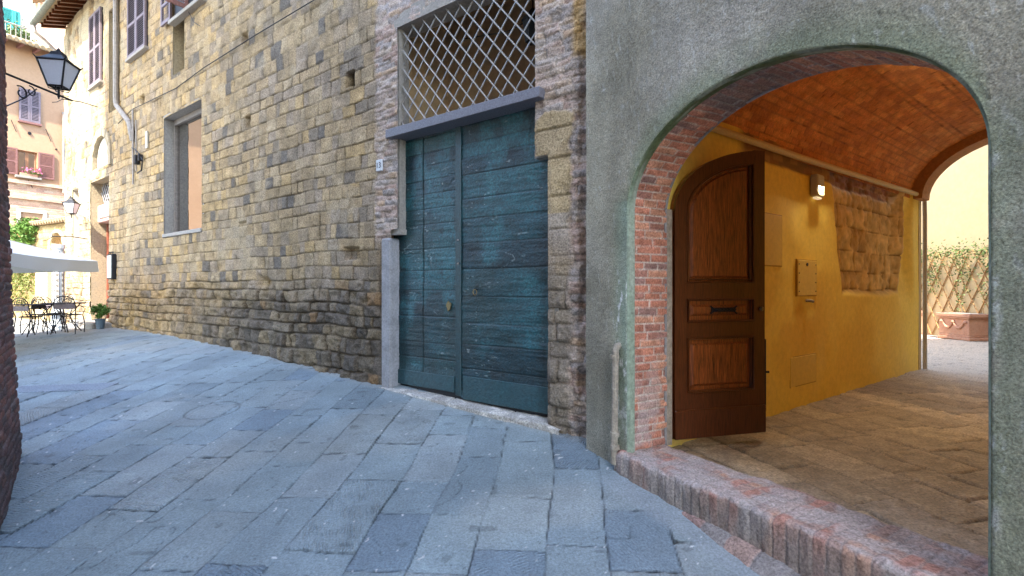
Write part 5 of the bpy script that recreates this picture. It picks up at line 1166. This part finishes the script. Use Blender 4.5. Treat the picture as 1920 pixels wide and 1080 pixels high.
def make_chair(label):
    t = thing('cafe_chair', label, 'chair', (0, 0, 0), 0, 'wrought iron cafe chairs'); B = lambda: MB()
    k = dict(local=True)
    for sx in (-1, 1):
        MB().tube([(sx*.17, -.17, .45), (sx*.20, -.20, .25), (sx*.17, -.24, .0)], .012, 6).build('front_leg', M_iron, t, **k)
        MB().tube([(sx*.19, .18, .45), (sx*.20, .20, .25), (sx*.25, .30, .0)], .012, 6).build('rear_leg', M_iron, t, **k)
    mb = MB(); mb.tube([(.21*math.cos(a), .20*math.sin(a), .455) for a in np.linspace(0, 2*PI, 21)[:-1]], .013, 6, closed=True)
    for i in range(-4, 5): x = i*.042; y = .19*math.sqrt(max(0, 1-(x/.21)**2)); mb.tube([(x, -y, .455), (x, y, .455)], .007, 4)
    mb.build('seat', M_iron, t, **k)
    mb = MB(); mb.tube([(-.19, .18, .45), (-.225, .22, .62), (-.215, .25, .74)]+[(-.215*math.cos(a), .25+.01*math.sin(a), .74+.17*math.sin(a)) for a in np.linspace(.15, PI-.15, 12)]+[(.215, .25, .74), (.225, .22, .62), (.19, .18, .45)], .012, 6)
    mb.tube([(-.15*math.cos(a), .25, .76+.09*math.sin(a)) for a in np.linspace(0, PI, 9)], .007, 4)
    for i in range(-3, 4): x = i*.05; mb.tube([(x*.7, .25, .72), (x, .255, .72+.16*math.sqrt(max(.05, 1-(x/.2)**2)))], .006, 4)
    mb.tube([(-.22, .245, .71), (.22, .245, .71)], .008, 4); mb.build('backrest', M_iron, t, **k)
    mb = MB(); mb.add([(-.22, .24, .72), (.22, .24, .72), (.21, .225, .60), (-.21, .225, .60), (-.22, .252, .72), (.22, .252, .72), (.21, .237, .60), (-.21, .237, .60)], [(0, 1, 2, 3), (7, 6, 5, 4), (0, 4, 5, 1), (1, 5, 6, 2), (2, 6, 7, 3), (3, 7, 4, 0)]); mb.build('back_band', M_shut, t, **k)
    mb = MB()
    for sx in (-1, 1): mb.tube([(sx*.21, -.1, .46), (sx*.27, -.08, .6), (sx*.26, .1, .67), (sx*.22, .23, .66)], .010, 5)
    mb.tube([(-.19, -.2, .2), (0, -.1, .28), (.19, -.2, .2)], .007, 4); mb.tube([(-.2, .2, .22), (0, .1, .3), (.2, .2, .22)], .007, 4); mb.build('armrests', M_iron, t, **k)
    return t
LB = ['black wrought iron chair nearest the far wall, back to the viewer', 'wrought iron chair at the left, beside the brick corner, back to the viewer', 'wrought iron chair on the far side of the right cafe table', 'wrought iron chair on the far side of the left cafe table, mostly hidden', 'wrought iron chair seen between the two near ones, turned sideways']
spots = [(132, 12.15, .25), (58, 11.9, -.1), (108, 13.0, PI-.3), (66, 12.8, PI+.2), (93, 12.4, -1.4)]
ch0 = None
for (px, D, a), lab in zip(spots, LB):
    x = (px-960)/950*D; o = make_chair(lab) if ch0 is None else copy_tree(ch0)
    if ch0 is None: ch0 = o
    o['label'] = lab; o.location = (x, D, H+float(gz(x, D))+.004); o.rotation_euler.z = a+PI+.9 if abs(a) > 1 and False else a+PI
    o.scale = (.98, .98, .98)
# chair backs face the camera: the back (+y local) must point to -y
for (px, D, a), o in zip(spots, [x for x in COL.objects if x.name.startswith('cafe_chair')]): o.rotation_euler.z = a+PI
def make_table(label, px, D):
    x = (px-960)/950*D; z = float(gz(x, D))+.004; t = thing('cafe_table', label, 'table', (x, D, z), 0, 'round cafe tables'); k = dict(local=True)
    mb = MB(); mb.lathe((0, 0, .70), [(.44, 0), (.455, .012), (.44, .025)], 26); mb.build('tabletop', M_iron, t, **k)
    for i in range(3): a = i*2*PI/3+.4; MB().tube([(.30*math.cos(a), .30*math.sin(a), .70), (.08*math.cos(a), .08*math.sin(a), .38), (.33*math.cos(a), .33*math.sin(a), 0)], .012, 6).build('leg', M_iron, t, **k)
    mb = MB(); mb.tube([(.09*math.cos(a), .09*math.sin(a), .38) for a in np.linspace(0, 2*PI, 13)[:-1]], .010, 5, closed=True); mb.build('leg_ring', M_iron, t, **k)
make_table('round black cafe table between the near right chair and the stone wall', 122, 12.65); make_table('round black cafe table at the left behind the brick corner', 68, 12.35)
# potted bush by the far door
x, y = S(st(186, 590)[0]-.3, 0, .62)[:2]; x, y = (188-960)/950*12.9, 12.9; z = float(gz(x, y))+.12
t = bush('potted_bush', 'round bright green bush in a small grey pot by the far doorway', 'potted plant', (x, y, z+.36), (.16, .16, .17), 1500, .03, M_leafy, 6)
mb = MB(); mb.lathe((x, y, z-.10), [(.08, 0), (.11, .22), (.125, .24), (.12, .26), (.10, .25)], 14); mb.build('pot', M_pot, t)

# ================================================================ LANTERNS
def lantern(name, label, c, s, arm_to, group=None):
    """four-sided tapered street lantern; c = bottom centre of the glass body"""
    t = thing(name, label, 'street lamp', c, 0, group); r0, r1_, h = .135*s, .265*s, .45*s; rot = R_(12)
    def cr(r, z, k, o=0): a = rot+PI/4+k*PI/2; return (c[0]+r*math.cos(a)*1.2, c[1]+r*math.sin(a)*1.2, c[2]+z)
    for k in range(4):
        mb = MB(); a_, b_, c2_, d_ = cr(r0*.97, .0, k), cr(r0*.97, .0, k+1), cr(r1_*.97, h, k+1), cr(r1_*.97, h, k); mb.add([a_, b_, c2_, d_], [(0, 1, 2, 3)]); mb.build('glass_pane', M_frost, t)
    mb = MB()
    for k in range(4):
        mb.tube([cr(r0, 0, k), cr(r1_*1.0, h, k), cr(r1_*1.16, h+.05*s, k)], [.016*s, .016*s, .006*s], 5); mb.tube([cr(r0, 0, k), cr(r0, 0, k+1)], .015*s, 5); mb.tube([cr(r1_, h, k), cr(r1_, h, k+1)], .019*s, 5)
    mb.build('frame', M_iron, t)
    mb = MB(); V = [cr(r1_, h, k) for k in range(4)]+[cr(r1_*.45, h+.13*s, k) for k in range(4)]+[cr(r1_*.35, h+.2*s, k) for k in range(4)]; mb.add(V, [(k, (k+1) % 4, 4+(k+1) % 4, 4+k) for k in range(4)]+[(4+k, 4+(k+1) % 4, 8+(k+1) % 4, 8+k) for k in range(4)]+[(8, 9, 10, 11)])
    mb.lathe((c[0], c[1], c[2]+h+.2*s), [(.03*s, 0), (.045*s, .03*s), (.012*s, .09*s)], 8); mb.build('lamp_roof', M_iron, t)
    mb = MB(); mb.lathe((c[0], c[1], c[2]-.22*s), [(.008*s, 0), (.022*s, .06*s), (.018*s, .16*s), (.05*s, .19*s), (.02*s, .22*s)], 8)
    for k in range(4): mb.tube([cr(r0, 0, k), cr(r0*.9, -.05*s, k), cr(.03*s, -.06*s, k)], .009*s, 5)
    mb.build('lamp_foot', M_iron, t)
    return t
D = 5.9; lc = ((110-960)/950*D, D, (540-164)/950*D); ln1 = lantern('street_lamp', 'large black iron lantern with frosted panes on a scrolled wall bracket at upper left', lc, .62, None)
# bracket from the brick house wall
w0 = Vector((-5.28, 5.05, (540-128)/950*5.15)); w1 = Vector(lc)+Vector((0, 0, -.09)); d = (w1-w0); e = w1+d.normalized()*.18
def sp_(c, r, a0, a1, n, ax, shrink=.5):
    ax = Vector(ax).normalized(); up = Vector((0, 0, 1)); return [c+ax*(r*(1-(1-shrink)*k/n)*math.cos(a0+(a1-a0)*k/n))+up*(r*(1-(1-shrink)*k/n)*math.sin(a0+(a1-a0)*k/n)) for k in range(n+1)]
mb = MB(); mb.tube([w0, w1, e], .0125, 6); f = d.normalized()
p = [w0+Vector((0, 0, -.34))+f*.0, w0+f*d.length*.28+Vector((0, 0, -.34)), w0+f*d.length*.52+Vector((0, 0, -.18)), w0+f*d.length*.68+Vector((0, 0, -.03))]
mb.tube(p, .007, 5); mb.tube(sp_(w1-f*.34+Vector((0, 0, -.085)), .06, PI*.6, -PI*1.3, 14, f, .35), .007, 5); mb.tube(sp_(w0+f*.40+Vector((0, 0, -.14)), .075, PI*.7, -PI*1.3, 14, f, .35), .008, 5)
mb.build('wall_bracket', M_iron, ln1)
t_, z_ = st(124, 395, .6); c2 = S(t_, z_+.0, .55); c2 = (c2[0], c2[1], c2[2]); D2 = c2[1]; c2 = ((134-960)/950*D2, D2, (540-400)/950*D2)
ln2 = lantern('street_lamp', 'smaller black lantern on the sunlit far corner of the stone house', c2, .62, None); mb = MB(); mb.tube([S(18.6, c2[2]+.45, .0), (c2[0]-.2, c2[1]+.2, c2[2]+.5), (c2[0], c2[1], c2[2]+.40)], .018, 6); mb.build('wall_bracket', M_iron, ln2)
